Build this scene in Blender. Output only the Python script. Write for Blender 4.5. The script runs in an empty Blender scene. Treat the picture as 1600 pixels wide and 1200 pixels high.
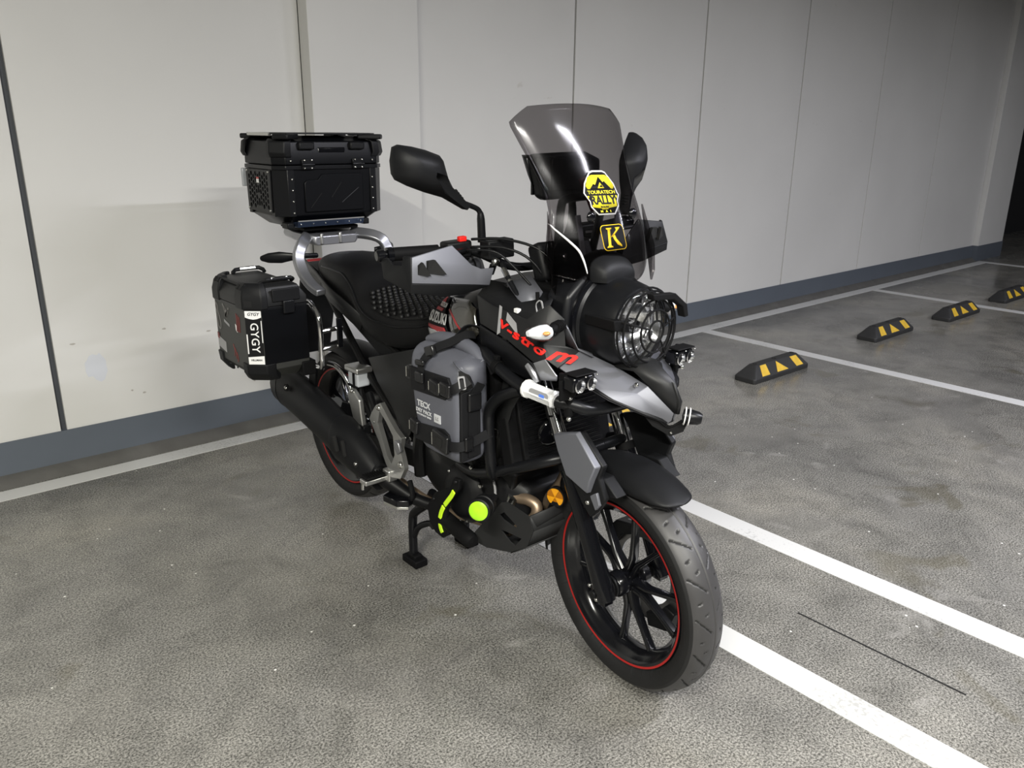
import bpy, bmesh, math, random
from mathutils import Vector, Matrix
random.seed(7)
sc = bpy.context.scene
COL = sc.collection
R = math.radians
V = Vector

# ---------------------------------------------------------------- camera
cam_d = bpy.data.cameras.new('camera'); cam = bpy.data.objects.new('camera', cam_d); COL.objects.link(cam)
cam_d.sensor_fit = 'HORIZONTAL'; cam_d.sensor_width = 36.0; cam_d.lens = 1255.14 / 1600 * 36.0
cam_d.clip_start = 0.05; cam_d.clip_end = 200
yaw, pitch, roll = R(40.4257), R(17.61), R(0.4851)
fw = V((math.sin(yaw)*math.cos(pitch), math.cos(yaw)*math.cos(pitch), -math.sin(pitch)))
rt = fw.cross(V((0, 0, 1))).normalized(); up = rt.cross(fw)
rt, up = rt*math.cos(roll)+up*math.sin(roll), up*math.cos(roll)-rt*math.sin(roll)
cam.matrix_world = Matrix(((rt.x, up.x, -fw.x, 0), (rt.y, up.y, -fw.y, 0), (rt.z, up.z, -fw.z, 1.44), (0, 0, 0, 1)))
sc.camera = cam
# ---------------------------------------------------------------- world, exposure
w = bpy.data.worlds.new('garage_air'); sc.world = w; w.use_nodes = True
w.node_tree.nodes['Background'].inputs[0].default_value = (0.80, 0.82, 0.85, 1)
w.node_tree.nodes['Background'].inputs[1].default_value = 0.03
sc.view_settings.view_transform = 'Standard'; sc.view_settings.look = 'None'
sc.view_settings.gamma = 1.0; sc.view_settings.use_curve_mapping = False
sc.view_settings.exposure = 0.0
# ceiling battens: (x, y, rotz, power, colour)
LAMPS = [(-1.3, -0.5, 90, 235, (1.0, 0.975, 0.87)),
         (0.6, -1.3, 0, 165, (1.0, 0.985, 0.93)),
         (2.8, -0.5, 0, 120, (0.92, 0.92, 1.0)),
         (5.6, -0.9, 90, 125, (0.90, 0.90, 1.0)),
         (-1.6, -2.8, 90, 140, (1.0, 0.98, 0.91)),
         (9.6, -0.4, 90, 50, (0.92, 0.93, 1.0))]
CEIL = 2.95

# ---------------------------------------------------------------- materials
MATS = {}
def mat(name, col, rough=0.5, metal=0.0, bump=0.0, bscale=200.0, var=0.0, vscale=8.0, coat=0.0, emit=None, es=0.0, spec=0.5, aniso=0.0):
    m = bpy.data.materials.new(name); m.use_nodes = True; nt = m.node_tree
    b = nt.nodes['Principled BSDF']
    b.inputs['Base Color'].default_value = (*col, 1); b.inputs['Roughness'].default_value = rough
    b.inputs['Metallic'].default_value = metal; b.inputs['Coat Weight'].default_value = coat
    b.inputs['Specular IOR Level'].default_value = spec
    tc = nt.nodes.new('ShaderNodeTexCoord')
    if var > 0:
        n = nt.nodes.new('ShaderNodeTexNoise'); n.inputs['Scale'].default_value = vscale; n.inputs['Detail'].default_value = 4
        nt.links.new(tc.outputs['Object'], n.inputs['Vector'])
        mx = nt.nodes.new('ShaderNodeMix'); mx.data_type = 'RGBA'
        mx.inputs[6].default_value = (*[c*(1-var) for c in col], 1); mx.inputs[7].default_value = (*[min(1, c*(1+var)) for c in col], 1)
        nt.links.new(n.outputs['Fac'], mx.inputs[0]); nt.links.new(mx.outputs[2], b.inputs['Base Color'])
    if bump > 0:
        n = nt.nodes.new('ShaderNodeTexNoise'); n.inputs['Scale'].default_value = bscale; n.inputs['Detail'].default_value = 3
        nt.links.new(tc.outputs['Object'], n.inputs['Vector'])
        bp = nt.nodes.new('ShaderNodeBump'); bp.inputs['Strength'].default_value = bump; bp.inputs['Distance'].default_value = 0.002
        nt.links.new(n.outputs['Fac'], bp.inputs['Height']); nt.links.new(bp.outputs['Normal'], b.inputs['Normal'])
    if emit:
        b.inputs['Emission Color'].default_value = (*emit, 1); b.inputs['Emission Strength'].default_value = es
    MATS[name] = m
    return m
def glassy(name, tint, fac_gloss=1.0, rough=0.03):
    m = bpy.data.materials.new(name); m.use_nodes = True; nt = m.node_tree; nt.nodes.clear()
    o = nt.nodes.new('ShaderNodeOutputMaterial'); t = nt.nodes.new('ShaderNodeBsdfTransparent'); g = nt.nodes.new('ShaderNodeBsdfGlossy')
    t.inputs[0].default_value = (*tint, 1); g.inputs['Roughness'].default_value = rough; g.inputs['Color'].default_value = (fac_gloss, fac_gloss, fac_gloss, 1)
    lw = nt.nodes.new('ShaderNodeLayerWeight'); lw.inputs['Blend'].default_value = 0.5
    pw_ = nt.nodes.new('ShaderNodeMath'); pw_.operation = 'POWER'; pw_.inputs[1].default_value = 5.0; nt.links.new(lw.outputs['Facing'], pw_.inputs[0])
    ma = nt.nodes.new('ShaderNodeMath'); ma.operation = 'MULTIPLY_ADD'; ma.inputs[1].default_value = 0.9; ma.inputs[2].default_value = 0.022; nt.links.new(pw_.outputs[0], ma.inputs[0])
    mx = nt.nodes.new('ShaderNodeMixShader')
    nt.links.new(ma.outputs[0], mx.inputs[0]); nt.links.new(t.outputs[0], mx.inputs[1]); nt.links.new(g.outputs[0], mx.inputs[2])
    nt.links.new(mx.outputs[0], o.inputs['Surface']); MATS[name] = m
    return m
mat('black_plastic', (0.0075, 0.0078, 0.0088), 0.46, bump=0.12, bscale=900, spec=0.2)
mat('satin_black', (0.006, 0.0063, 0.0075), 0.33, spec=0.26)
mat('gloss_black', (0.004, 0.0042, 0.0055), 0.12, spec=0.45)
mat('matte_black', (0.005, 0.005, 0.0055), 0.65, spec=0.12)
mat('case_black', (0.0028, 0.0031, 0.0042), 0.36, bump=0.06, bscale=700, spec=0.2)
mat('pannier_grey', (0.032, 0.033, 0.031), 0.5, bump=0.1, bscale=600, spec=0.4)
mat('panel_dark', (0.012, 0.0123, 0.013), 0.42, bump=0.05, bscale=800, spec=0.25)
mat('grey_paint', (0.125, 0.128, 0.145), 0.42, metal=0.45)
mat('grey_matte', (0.155, 0.160, 0.185), 0.46, metal=0.3)
mat('silver_paint', (0.33, 0.335, 0.36), 0.33, metal=0.75)
mat('chrome', (0.75, 0.75, 0.77), 0.08, metal=1.0)
mat('steel', (0.55, 0.55, 0.54), 0.25, metal=1.0)
mat('alloy', (0.60, 0.60, 0.59), 0.34, metal=0.9, var=0.1, vscale=30)
mat('bolt', (0.62, 0.62, 0.60), 0.22, metal=1.0)
mat('tyre', (0.011, 0.011, 0.0115), 0.6, spec=0.3, bump=0.2, bscale=500, var=0.25, vscale=14)
mat('tread', (0.036, 0.035, 0.036), 0.45, bump=0.12, bscale=600, var=0.3, vscale=10)
mat('groove', (0.006, 0.006, 0.006), 0.8)
mat('rim', (0.0045, 0.0047, 0.006), 0.16)
mat('red', (0.36, 0.014, 0.012), 0.4, spec=0.35)
mat('red_text', (0.72, 0.018, 0.012), 0.5, spec=0.3)
mat('white', (0.80, 0.80, 0.80), 0.4)
mat('decal_grey', (0.30, 0.30, 0.31), 0.4)
mat('decal_red', (0.36, 0.03, 0.035), 0.4)
mat('decal_black', (0.006, 0.006, 0.007), 0.6, spec=0.2)
mat('yellow', (0.80, 0.68, 0.03), 0.65, spec=0.25)
mat('klim', (0.80, 0.52, 0.02), 0.65, spec=0.25)
mat('lime', (0.62, 0.95, 0.02), 0.45, emit=(0.62, 0.95, 0.02), es=0.0)
mat('lime_lens', (0.36, 0.78, 0.02), 0.3, var=0.35, vscale=40)
mat('orange', (0.85, 0.36, 0.01), 0.3, var=0.2, vscale=60)
mat('orange_dark', (0.42, 0.15, 0.004), 0.25)
mat('header', (0.36, 0.27, 0.19), 0.42, metal=0.75, var=0.3, vscale=16)
mat('rotor', (0.30, 0.30, 0.31), 0.3, metal=1.0)
mat('skid_grey', (0.022, 0.0225, 0.0235), 0.5, bump=0.1, bscale=700, spec=0.25)
mat('seat', (0.0055, 0.0055, 0.0062), 0.5, bump=0.2, bscale=900, spec=0.2)
mat('mesh_cover', (0.005, 0.005, 0.0055), 0.5, spec=0.35)
mat('bag', (0.098, 0.102, 0.124), 0.5, bump=0.25, bscale=60, var=0.08, vscale=10)
mat('web', (0.009, 0.0092, 0.0105), 0.6, bump=0.3, bscale=700, spec=0.2)
mat('buckle', (0.008, 0.008, 0.009), 0.28)
mat('print_white', (0.55, 0.56, 0.58), 0.5)
mat('fluid', (0.42, 0.44, 0.47), 0.25)
mat('dark_gap', (0.004, 0.004, 0.004), 0.9)
mat('frame_black', (0.004, 0.004, 0.0045), 0.4, spec=0.3)
mat('engine', (0.006, 0.0062, 0.007), 0.42, spec=0.22)
mat('gold', (0.30, 0.20, 0.05), 0.35, metal=0.8)
mat('blue', (0.10, 0.22, 0.75), 0.3)
mat('plum', (0.10, 0.012, 0.03), 0.4)
mat('amber_bulb', (0.75, 0.30, 0.08), 0.3)
mat('bright_lens', (0.90, 0.91, 0.93), 0.18, metal=0.25, bump=0.8, bscale=110)
mat('reflector', (0.86, 0.86, 0.88), 0.14, metal=1.0, bump=0.35, bscale=40)
glassy('clear_lens', (0.93, 0.94, 0.95))
glassy('smoke', (0.55, 0.535, 0.54), 0.42, rough=0.10)
mat('tank_gloss', (0.030, 0.028, 0.023), 0.06, coat=0.6)
mat('rack_blue', (0.06, 0.085, 0.15), 0.2, metal=0.7)
mat('alu_trim', (0.60, 0.60, 0.57), 0.3, metal=0.9)
mat('rubber_stop', (0.020, 0.020, 0.0205), 0.6, bump=0.3, bscale=120, var=0.2, vscale=15)
mat('stop_yellow', (0.72, 0.46, 0.03), 0.45, var=0.25, vscale=30)
mat('baseboard_paint', (0.105, 0.122, 0.148), 0.42, var=0.08, vscale=5)
mat('joint_dark', (0.050, 0.055, 0.064), 0.6)
mat('curb_concrete', (0.115, 0.112, 0.105), 0.7, var=0.35, vscale=9, bump=0.4, bscale=60)
mat('sticker_red', (0.16, 0.022, 0.020), 0.45)
mat('sticker_dim', (0.16, 0.155, 0.15), 0.45)
mat('patch_paint', (0.62, 0.64, 0.69), 0.6)
mat('rust_mark', (0.22, 0.13, 0.08), 0.8)
mat('scuff_mark', (0.42, 0.40, 0.37), 0.7)
mat('ceiling_paint', (0.30, 0.30, 0.29), 0.8)
mat('far_wall', (0.20, 0.20, 0.195), 0.7)
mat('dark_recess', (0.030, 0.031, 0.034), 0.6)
mat('lamp_body', (0.75, 0.75, 0.75), 0.4)

# ---------------------------------------------------------------- mesh helpers
BASE = {}
class G:
    def __init__(s): s.v = []; s.f = []; s.m = []
    def add(s, vs, fs, m=0):
        o = len(s.v); s.v += [V(p) for p in vs]
        for f in fs: s.f.append([i+o for i in f]); s.m.append(m)
        return s
    def box(s, c, d, rot=None, m=0):
        c = V(c); x, y, z = d[0]/2, d[1]/2, d[2]/2
        vs = [V((a, b, e)) for a in (-x, x) for b in (-y, y) for e in (-z, z)]
        if rot is not None: vs = [rot @ p for p in vs]
        return s.add([c+p for p in vs], [(0,1,3,2),(4,6,7,5),(0,4,5,1),(2,3,7,6),(0,2,6,4),(1,5,7,3)], m)
    def prism(s, a, b, m=0):
        n = len(a); fs = [list(range(n))[::-1], [n+i for i in range(n)]]
        for i in range(n): j = (i+1) % n; fs.append([i, j, n+j, n+i])
        return s.add(list(a)+list(b), fs, m)
    def exy(s, poly, y0, y1, m=0):       # polygon in x,z extruded along y
        return s.prism([(p[0], y0, p[1]) for p in poly], [(p[0], y1, p[1]) for p in poly], m)
    def exx(s, poly, x0, x1, m=0):       # polygon in y,z extruded along x
        return s.prism([(x0, p[0], p[1]) for p in poly], [(x1, p[0], p[1]) for p in poly], m)
    def exz(s, poly, z0, z1, m=0):
        return s.prism([(p[0], p[1], z0) for p in poly], [(p[0], p[1], z1) for p in poly], m)
    def loft(s, rings, cap=True, closed=True, m=0):
        n = len(rings[0]); vs = [p for r in rings for p in r]; fs = []
        for k in range(len(rings)-1):
            for i in range(n if closed else n-1):
                j = (i+1) % n; fs.append([k*n+i, k*n+j, (k+1)*n+j, (k+1)*n+i])
        if cap: fs.append(list(range(n))[::-1]); fs.append([(len(rings)-1)*n+i for i in range(n)])
        return s.add(vs, fs, m)
    def tube(s, path, r, n=10, sm=0, cap=True, m=0, flat=None):
        P = [V(p) for p in path]
        rr = r if isinstance(r, (list, tuple)) else [r]*len(P)
        if sm:
            Q = []; q = []
            for i in range(len(P)-1):
                a, b, c, d = P[max(i-1, 0)], P[i], P[i+1], P[min(i+2, len(P)-1)]
                for k in range(sm):
                    t = k/sm; Q.append(0.5*((2*b)+(c-a)*t+(2*a-5*b+4*c-d)*t*t+(3*b-a-3*c+d)*t**3)); q.append(rr[i]*(1-t)+rr[i+1]*t)
            Q.append(P[-1]); q.append(rr[-1]); P, rr = Q, q
        rings = []; nrm = None
        for i, p in enumerate(P):
            t = (P[min(i+1, len(P)-1)]-P[max(i-1, 0)]).normalized()
            if nrm is None:
                nrm = t.orthogonal().normalized() if flat is None else (V(flat[0])-t*V(flat[0]).dot(t)).normalized()
            else: nrm = (nrm-t*nrm.dot(t)).normalized()
            bn = t.cross(nrm)
            if flat is None: rings.append([p+(nrm*math.cos(2*math.pi*k/n)+bn*math.sin(2*math.pi*k/n))*rr[i] for k in range(n)])
            else:
                a, b = flat[1]/2, flat[2]/2
                rings.append([p+nrm*x*a+bn*y*b for x, y in ((1, 1), (-1, 1), (-1, -1), (1, -1))])
        return s.loft(rings, cap, True, m)
    def lathe(s, prof, o, ax, n=32, closed=False, m=0, a0=0.0, a1=None):
        o = V(o); ax = V(ax).normalized(); e1 = ax.orthogonal().normalized()
        if abs(ax.y) > 0.9: e1 = V((1, 0, 0))
        elif abs(ax.x) > 0.9: e1 = V((0, 0, 1))
        e1 = (e1-ax*e1.dot(ax)).normalized(); e2 = ax.cross(e1)
        k = len(prof); vs = []; full = a1 is None; N = n if full else n+1
        for i in range(N):
            a = a0+(2*math.pi*i/n if full else (a1-a0)*i/n)
            d = e1*math.cos(a)+e2*math.sin(a)
            vs += [o+d*p[0]+ax*p[1] for p in prof]
        fs = []
        for i in range(n):
            j = (i+1) % N
            for q in range(k if closed else k-1):
                r_ = (q+1) % k; fs.append([i*k+q, i*k+r_, j*k+r_, j*k+q])
        return s.add(vs, fs, m)
    def disc(s, o, ax, r, h, n=20, m=0):   # solid short cylinder centred on o
        return s.lathe([(0.0005, -h/2), (r, -h/2), (r, h/2), (0.0005, h/2)], o, ax, n, m=m)
    def dome(s, o, ax, r, h, n=10, m=0):
        return s.lathe([(r, -h*0.3), (r*0.92, h*0.35), (r*0.6, h*0.8), (0.0004, h)], o, ax, n, m=m)
    def ell(s, c, rad, n=16, k=8, m=0, rot=None):
        rings = []
        for i in range(1, k):
            a = math.pi*i/k; rings.append([V((rad[0]*math.sin(a)*math.cos(2*math.pi*j/n), rad[1]*math.sin(a)*math.sin(2*math.pi*j/n), -rad[2]*math.cos(a))) for j in range(n)])
        if rot is not None: rings = [[rot @ p for p in r] for r in rings]
        return s.loft([[V(c)+p for p in r] for r in rings], True, True, m)
    def tf(s, M): s.v = [M @ p for p in s.v]; return s
    def mir(s):
        n = len(s.v); s.v = [V((p.x, -p.y, p.z)) for p in s.v]; s.f = [f[::-1] for f in s.f]; return s
    def join(s, g): o = len(s.v); s.v += g.v; s.f += [[i+o for i in f] for f in g.f]; s.m += g.m; return s
    def copy(s): g = G(); g.v = [p.copy() for p in s.v]; g.f = [list(f) for f in s.f]; g.m = list(s.m); return g

def mk(name, g, m, parent=None, bevel=0.0, solid=0.0, ang=35, sub=0, label=None, kind=None, seg=2, off=-1, fix=True):
    base = BASE.get(parent.name, V()) if parent else V()
    me = bpy.data.meshes.new(name)
    me.from_pydata([tuple(p-base) for p in g.v], [], g.f)
    ms = m if isinstance(m, (list, tuple)) else [m]
    for x in ms: me.materials.append(MATS[x])
    for p, i in zip(me.polygons, g.m): p.material_index = i; p.use_smooth = True
    if fix:
        bm = bmesh.new(); bm.from_mesh(me); bmesh.ops.recalc_face_normals(bm, faces=bm.faces); bm.to_mesh(me); bm.free()
    if ang: me.set_sharp_from_angle(angle=R(ang))
    o = bpy.data.objects.new(name, me); COL.objects.link(o)
    if parent: o.parent = parent; BASE[o.name] = base
    if solid: s = o.modifiers.new('solid', 'SOLIDIFY'); s.thickness = solid; s.offset = off
    if bevel:
        b = o.modifiers.new('bevel', 'BEVEL'); b.width = bevel; b.segments = seg; b.limit_method = 'ANGLE'; b.angle_limit = R(32); b.harden_normals = False
    if sub: s = o.modifiers.new('sub', 'SUBSURF'); s.levels = sub; s.render_levels = sub
    if label: o['label'] = label
    if kind: o['kind'] = kind
    return o
def dup(o, M=None, parent=None):
    c = o.copy(); COL.objects.link(c); c.parent = parent or o.parent; BASE[c.name] = BASE.get(o.name, V())
    if M is not None: c.matrix_basis = M
    return c
BIKE_LOC = V((1.462, 1.23, 0)); BIKE_ROT = Matrix.Rotation(R(-90), 3, 'Z')
def thing(name, label, cat, base=(0, 0, 0), group=None, world=False):
    e = bpy.data.objects.new(name, None); COL.objects.link(e); e.empty_display_size = 0.1
    b = V(base)
    if world: e.location = b
    else: e.location = BIKE_LOC+BIKE_ROT @ b; e.rotation_euler = (0, 0, R(-90))
    BASE[e.name] = b; e['label'] = label; e['category'] = cat
    if group: e['group'] = group
    return e
def frame(o, x, y):
    X = V(x).normalized(); Y = V(y); Y = (Y-X*Y.dot(X)).normalized(); N = X.cross(Y); o = V(o)
    return lambda p: o+X*p[0]+Y*p[1]+N*p[2]
def text_g(body, size, fn, h=0.0006, bold=0.0, shear=0.0, sx=1.0, m=0, space=1.0):
    c = bpy.data.curves.new('t', 'FONT'); c.body = body; c.size = size; c.align_x = 'CENTER'; c.align_y = 'CENTER'
    c.extrude = h/2; c.offset = bold; c.shear = shear; c.resolution_u = 3; c.space_character = space
    o = bpy.data.objects.new('t', c); COL.objects.link(o)
    me = bpy.data.meshes.new_from_object(o.evaluated_get(bpy.context.evaluated_depsgraph_get()))
    g = G(); g.add([fn((v.co.x*sx, v.co.y, v.co.z)) for v in me.vertices], [list(p.vertices) for p in me.polygons], m)
    bpy.data.objects.remove(o); bpy.data.curves.remove(c); bpy.data.meshes.remove(me)
    return g
def flat_g(poly, fn, z0=0.0, z1=0.0008, m=0, g=None):
    g = g or G(); return g.prism([fn((p[0], p[1], z0)) for p in poly], [fn((p[0], p[1], z1)) for p in poly], m)
def rrect(w, h, r, n=4):
    o = []
    for cx, cy, a in ((w/2-r, h/2-r, 0), (-w/2+r, h/2-r, 90), (-w/2+r, -h/2+r, 180), (w/2-r, -h/2+r, 270)):
        for k in range(n+1): t = R(a+90*k/n); o.append((cx+r*math.cos(t), cy+r*math.sin(t)))
    return o
def lerp(tab, x):
    for (a, fa), (b, fb) in zip(tab, tab[1:]):
        if x <= b: t = max(0, (x-a)/(b-a)); return fa+(fb-fa)*t
    return tab[-1][1]

# ---------------------------------------------------------------- setting
def struct(name, g, m, parent=None, **k):
    return mk(name, g, m, parent, kind=None if parent else 'structure', **k)
def floor_material():
    m = bpy.data.materials.new('floor_concrete'); m.use_nodes = True; nt = m.node_tree; b = nt.nodes['Principled BSDF']; L = nt.links
    tc = nt.nodes.new('ShaderNodeTexCoord')
    def noise(sc_, det=4, ro=0.6, dist=0.0):
        n = nt.nodes.new('ShaderNodeTexNoise'); n.inputs['Scale'].default_value = sc_; n.inputs['Detail'].default_value = det
        n.inputs['Roughness'].default_value = ro; n.inputs['Distortion'].default_value = dist; L.new(tc.outputs['Object'], n.inputs['Vector']); return n.outputs['Fac']
    def ramp(src, *st):
        r = nt.nodes.new('ShaderNodeValToRGB'); e = r.color_ramp.elements
        while len(e) < len(st): e.new(0.5)
        for i, (p, c) in enumerate(st): e[i].position = p; e[i].color = (c, c, c, 1) if not isinstance(c, tuple) else (*c, 1)
        L.new(src, r.inputs[0]); return r.outputs[0]
    def mix(a, bb, f, mode='MIX'):
        n = nt.nodes.new('ShaderNodeMix'); n.data_type = 'RGBA'; n.blend_type = mode
        for s, i in ((a, 6), (bb, 7), (f, 0)):
            if isinstance(s, (int, float)): n.inputs[i].default_value = s if i == 0 else (s, s, s, 1)
            elif isinstance(s, tuple): n.inputs[i].default_value = (*s, 1)
            else: L.new(s, n.inputs[i])
        return n.outputs[2]
    big = ramp(noise(0.9, 5, 0.62, 0.5), (0.30, (0.128, 0.125, 0.117)), (0.52, (0.188, 0.182, 0.165)), (0.72, (0.262, 0.248, 0.214)))
    mid = ramp(noise(5.5, 5, 0.65, 0.6), (0.30, 0.72), (0.52, 1.0), (0.75, 1.16))
    c = mix(big, mid, 1.0, 'MULTIPLY')
    sp = ramp(noise(170, 3, 0.8), (0.39, 0.25), (0.50, 1.0), (0.61, 1.85))
    c = mix(c, sp, 0.9, 'MULTIPLY')
    oil = ramp(noise(2.6, 3, 0.5, 0.9), (0.63, 0.0), (0.70, 1.0))
    c = mix(c, (0.085, 0.075, 0.045), mix(oil, 0.0, 0.55))
    pale = ramp(noise(3.7, 4, 0.55, 1.2), (0.64, 0.0), (0.73, 1.0))
    c = mix(c, (0.33, 0.32, 0.30), mix(pale, 0.0, 0.6))
    wh = nt.nodes.new('ShaderNodeTexVoronoi'); wh.inputs['Scale'].default_value = 9.0; L.new(tc.outputs['Object'], wh.inputs['Vector'])
    c = mix(c, (0.75, 0.74, 0.70), ramp(wh.outputs['Distance'], (0.030, 1.0), (0.040, 0.0)))
    L.new(c, b.inputs['Base Color'])
    rg = ramp(noise(1.4, 4, 0.55, 0.4), (0.3, 0.13), (0.7, 0.36))
    L.new(rg, b.inputs['Roughness'])
    bp = nt.nodes.new('ShaderNodeBump'); bp.inputs['Strength'].default_value = 0.10; bp.inputs['Distance'].default_value = 0.002
    L.new(noise(130, 3, 0.7), bp.inputs['Height']); L.new(bp.outputs[0], b.inputs['Normal'])
    b.inputs['Specular IOR Level'].default_value = 0.5
    MATS['floor_concrete'] = m
def paint_material(name, col, wear):
    m = mat(name, col, 0.4); nt = m.node_tree; b = nt.nodes['Principled BSDF']; tc = nt.nodes.new('ShaderNodeTexCoord')
    n = nt.nodes.new('ShaderNodeTexNoise'); n.inputs['Scale'].default_value = 90; n.inputs['Detail'].default_value = 4
    n2 = nt.nodes.new('ShaderNodeTexNoise'); n2.inputs['Scale'].default_value = 3.0
    nt.links.new(tc.outputs['Object'], n.inputs['Vector']); nt.links.new(tc.outputs['Object'], n2.inputs['Vector'])
    ad = nt.nodes.new('ShaderNodeMath'); ad.operation = 'ADD'; nt.links.new(n.outputs['Fac'], ad.inputs[0]); nt.links.new(n2.outputs['Fac'], ad.inputs[1])
    r = nt.nodes.new('ShaderNodeValToRGB'); r.color_ramp.elements[0].position = wear; r.color_ramp.elements[0].color = (*col, 1)
    r.color_ramp.elements[1].position = wear+0.12; r.color_ramp.elements[1].color = (*[x*0.62 for x in col], 1)
    mp = nt.nodes.new('ShaderNodeMath'); mp.operation = 'MULTIPLY'; mp.inputs[1].default_value = 0.5
    nt.links.new(ad.outputs[0], mp.inputs[0]); nt.links.new(mp.outputs[0], r.inputs[0]); nt.links.new(r.outputs[0], b.inputs['Base Color'])
def wall_material(name, col):
    m = mat(name, col, 0.55); nt = m.node_tree; b = nt.nodes['Principled BSDF']; tc = nt.nodes.new('ShaderNodeTexCoord'); L = nt.links
    n = nt.nodes.new('ShaderNodeTexNoise'); n.inputs['Scale'].default_value = 1.1; n.inputs['Detail'].default_value = 3; L.new(tc.outputs['Object'], n.inputs['Vector'])
    n2 = nt.nodes.new('ShaderNodeTexNoise'); n2.inputs['Scale'].default_value = 5; n2.inputs['Detail'].default_value = 6; n2.inputs['Distortion'].default_value = 1.5; L.new(tc.outputs['Object'], n2.inputs['Vector'])
    r = nt.nodes.new('ShaderNodeValToRGB'); e = r.color_ramp.elements
    e[0].position = 0.3; e[0].color = (*[c*0.95 for c in col], 1); e[1].position = 0.7; e[1].color = (*[min(1, c*1.03) for c in col], 1); L.new(n.outputs['Fac'], r.inputs[0])
    r2 = nt.nodes.new('ShaderNodeValToRGB'); e = r2.color_ramp.elements; e[0].position = 0.73; e[0].color = (1, 1, 1, 1); e[1].position = 0.80; e[1].color = (0.62, 0.56, 0.48, 1); L.new(n2.outputs['Fac'], r2.inputs[0])
    mx = nt.nodes.new('ShaderNodeMix'); mx.data_type = 'RGBA'; mx.blend_type = 'MULTIPLY'; mx.inputs[0].default_value = 0.6
    L.new(r.outputs[0], mx.inputs[6]); L.new(r2.outputs[0], mx.inputs[7]); L.new(mx.outputs[2], b.inputs['Base Color'])
floor_material()
paint_material('line_paint', (0.62, 0.62, 0.61), 0.56)
paint_material('line_paint_worn', (0.60, 0.60, 0.58), 0.50)
wall_material('wall_paint', (0.68, 0.675, 0.655))
WY = 3.74
struct('floor', G().box((4, 0, -0.1), (24, 16, 0.2)), 'floor_concrete')
struct('ceiling', G().box((4, 0, CEIL+0.1), (24, 16, 0.2)), 'ceiling_paint')
struct('wall_left', G().box((-6.1, -2, CEIL/2), (0.2, 11.5, CEIL)), 'far_wall')
struct('wall_rear', G().box((4, -8.1, CEIL/2), (24, 0.2, CEIL)), 'far_wall')
wb = struct('wall_back', G().box((2.15, WY+0.16, CEIL/2), (16.3, 0.28, CEIL)), 'joint_dark')
joints = [-6.0, -3.22, -1.94, -0.65, 0.635, 1.87, 2.36, 3.66, 4.93, 6.22, 7.54, 8.87, 10.29]
for i, (a, b_) in enumerate(zip(joints, joints[1:])):
    if i == 5: continue
    l = 0.012 if i == 4 else 0.007; r_ = 0.012 if i == 3 else 0.007
    mk('panel', G().box(((a+l+b_-r_)/2, WY+0.01, (CEIL+0.175)/2), (b_-a-l-r_, 0.02, CEIL-0.175)), 'wall_paint', wb, bevel=0.0015)
mk('pilaster', G().box((2.1675, WY-0.045, (CEIL+0.175)/2), (0.605, 0.09, CEIL-0.175)), 'wall_paint', wb, bevel=0.003)
def smear(cx_, cz_, w_, h_, m, seed):
    rnd = random.Random(seed); pts = [(cx_+w_*(0.75+0.5*rnd.random())*math.cos(a), cz_+h_*(0.75+0.5*rnd.random())*math.sin(a)) for a in [2*math.pi*k/18 for k in range(18)]]
    mk('paint_patch', G().exy(pts, WY-0.0008, WY+0.002), m, wb)
smear(0.80, 0.435, 0.045, 0.06, 'patch_paint', 3); smear(0.39, 0.33, 0.006, 0.02, 'rust_mark', 2)
for k_, (a_, b_2) in enumerate(((0.93, 0.30), (0.98, 0.28), (1.30, 0.52), (1.50, 0.235), (1.10, 0.56), (0.72, 0.55))): smear(a_, b_2, 0.005+0.003*(k_ % 3), 0.004, 'scuff_mark', 11+k_)
struct('baseboard_back', G().exx([(WY-0.012, 0.02), (WY-0.006, 0.178), (WY+0.03, 0.178), (WY+0.03, 0.0), (WY-0.012, 0.0)], -6, 10.29).join(
    G().box((2.1675, WY-0.05, 0.089), (0.62, 0.10, 0.178))), 'baseboard_paint')
# concrete fillet along the wall foot
struct('trim_1', G().exx([(WY-0.075, 0.0), (WY-0.05, 0.012), (WY-0.012, 0.038), (WY, 0.038), (WY, 0.0)], -6, 10.29), 'curb_concrete')
# column that closes the wall run, dark recess behind it
struct('wall_column', G().box((10.66, WY-0.02+0.2, (CEIL+0.175)/2), (0.74, 0.48, CEIL-0.175)), 'wall_paint', bevel=0.004)
struct('baseboard_column', G().box((10.66, WY-0.02+0.2, 0.089), (0.75, 0.49, 0.178)), 'baseboard_paint')
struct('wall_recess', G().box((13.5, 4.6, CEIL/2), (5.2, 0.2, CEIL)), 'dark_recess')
struct('wall_right', G().box((16.1, -2, CEIL/2), (0.2, 13.4, CEIL)), 'far_wall')
# painted bay lines
def line(n, x0, x1, y0, y1, m='line_paint', h=0.0018):
    struct('trim_%d' % n, G().box(((x0+x1)/2, (y0+y1)/2, h/2), (x1-x0, y1-y0, h)), m)
line(2, -6, 10.34, 3.545, 3.648)
line(3, 1.77, 1.872, -7.5, 3.546, 'line_paint_worn')
line(4, 2.402, 2.504, -7.5, 3.546)
line(5, 4.885, 4.985, -7.5, 3.546)
line(6, 7.52, 7.62, -7.5, 3.546)
line(7, 10.24, 10.34, -7.5, 3.546)
struct('trim_8', G().box((2.106, 0.83, 0.0006), (0.006, 0.5, 0.0012)), 'dark_gap')
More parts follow.
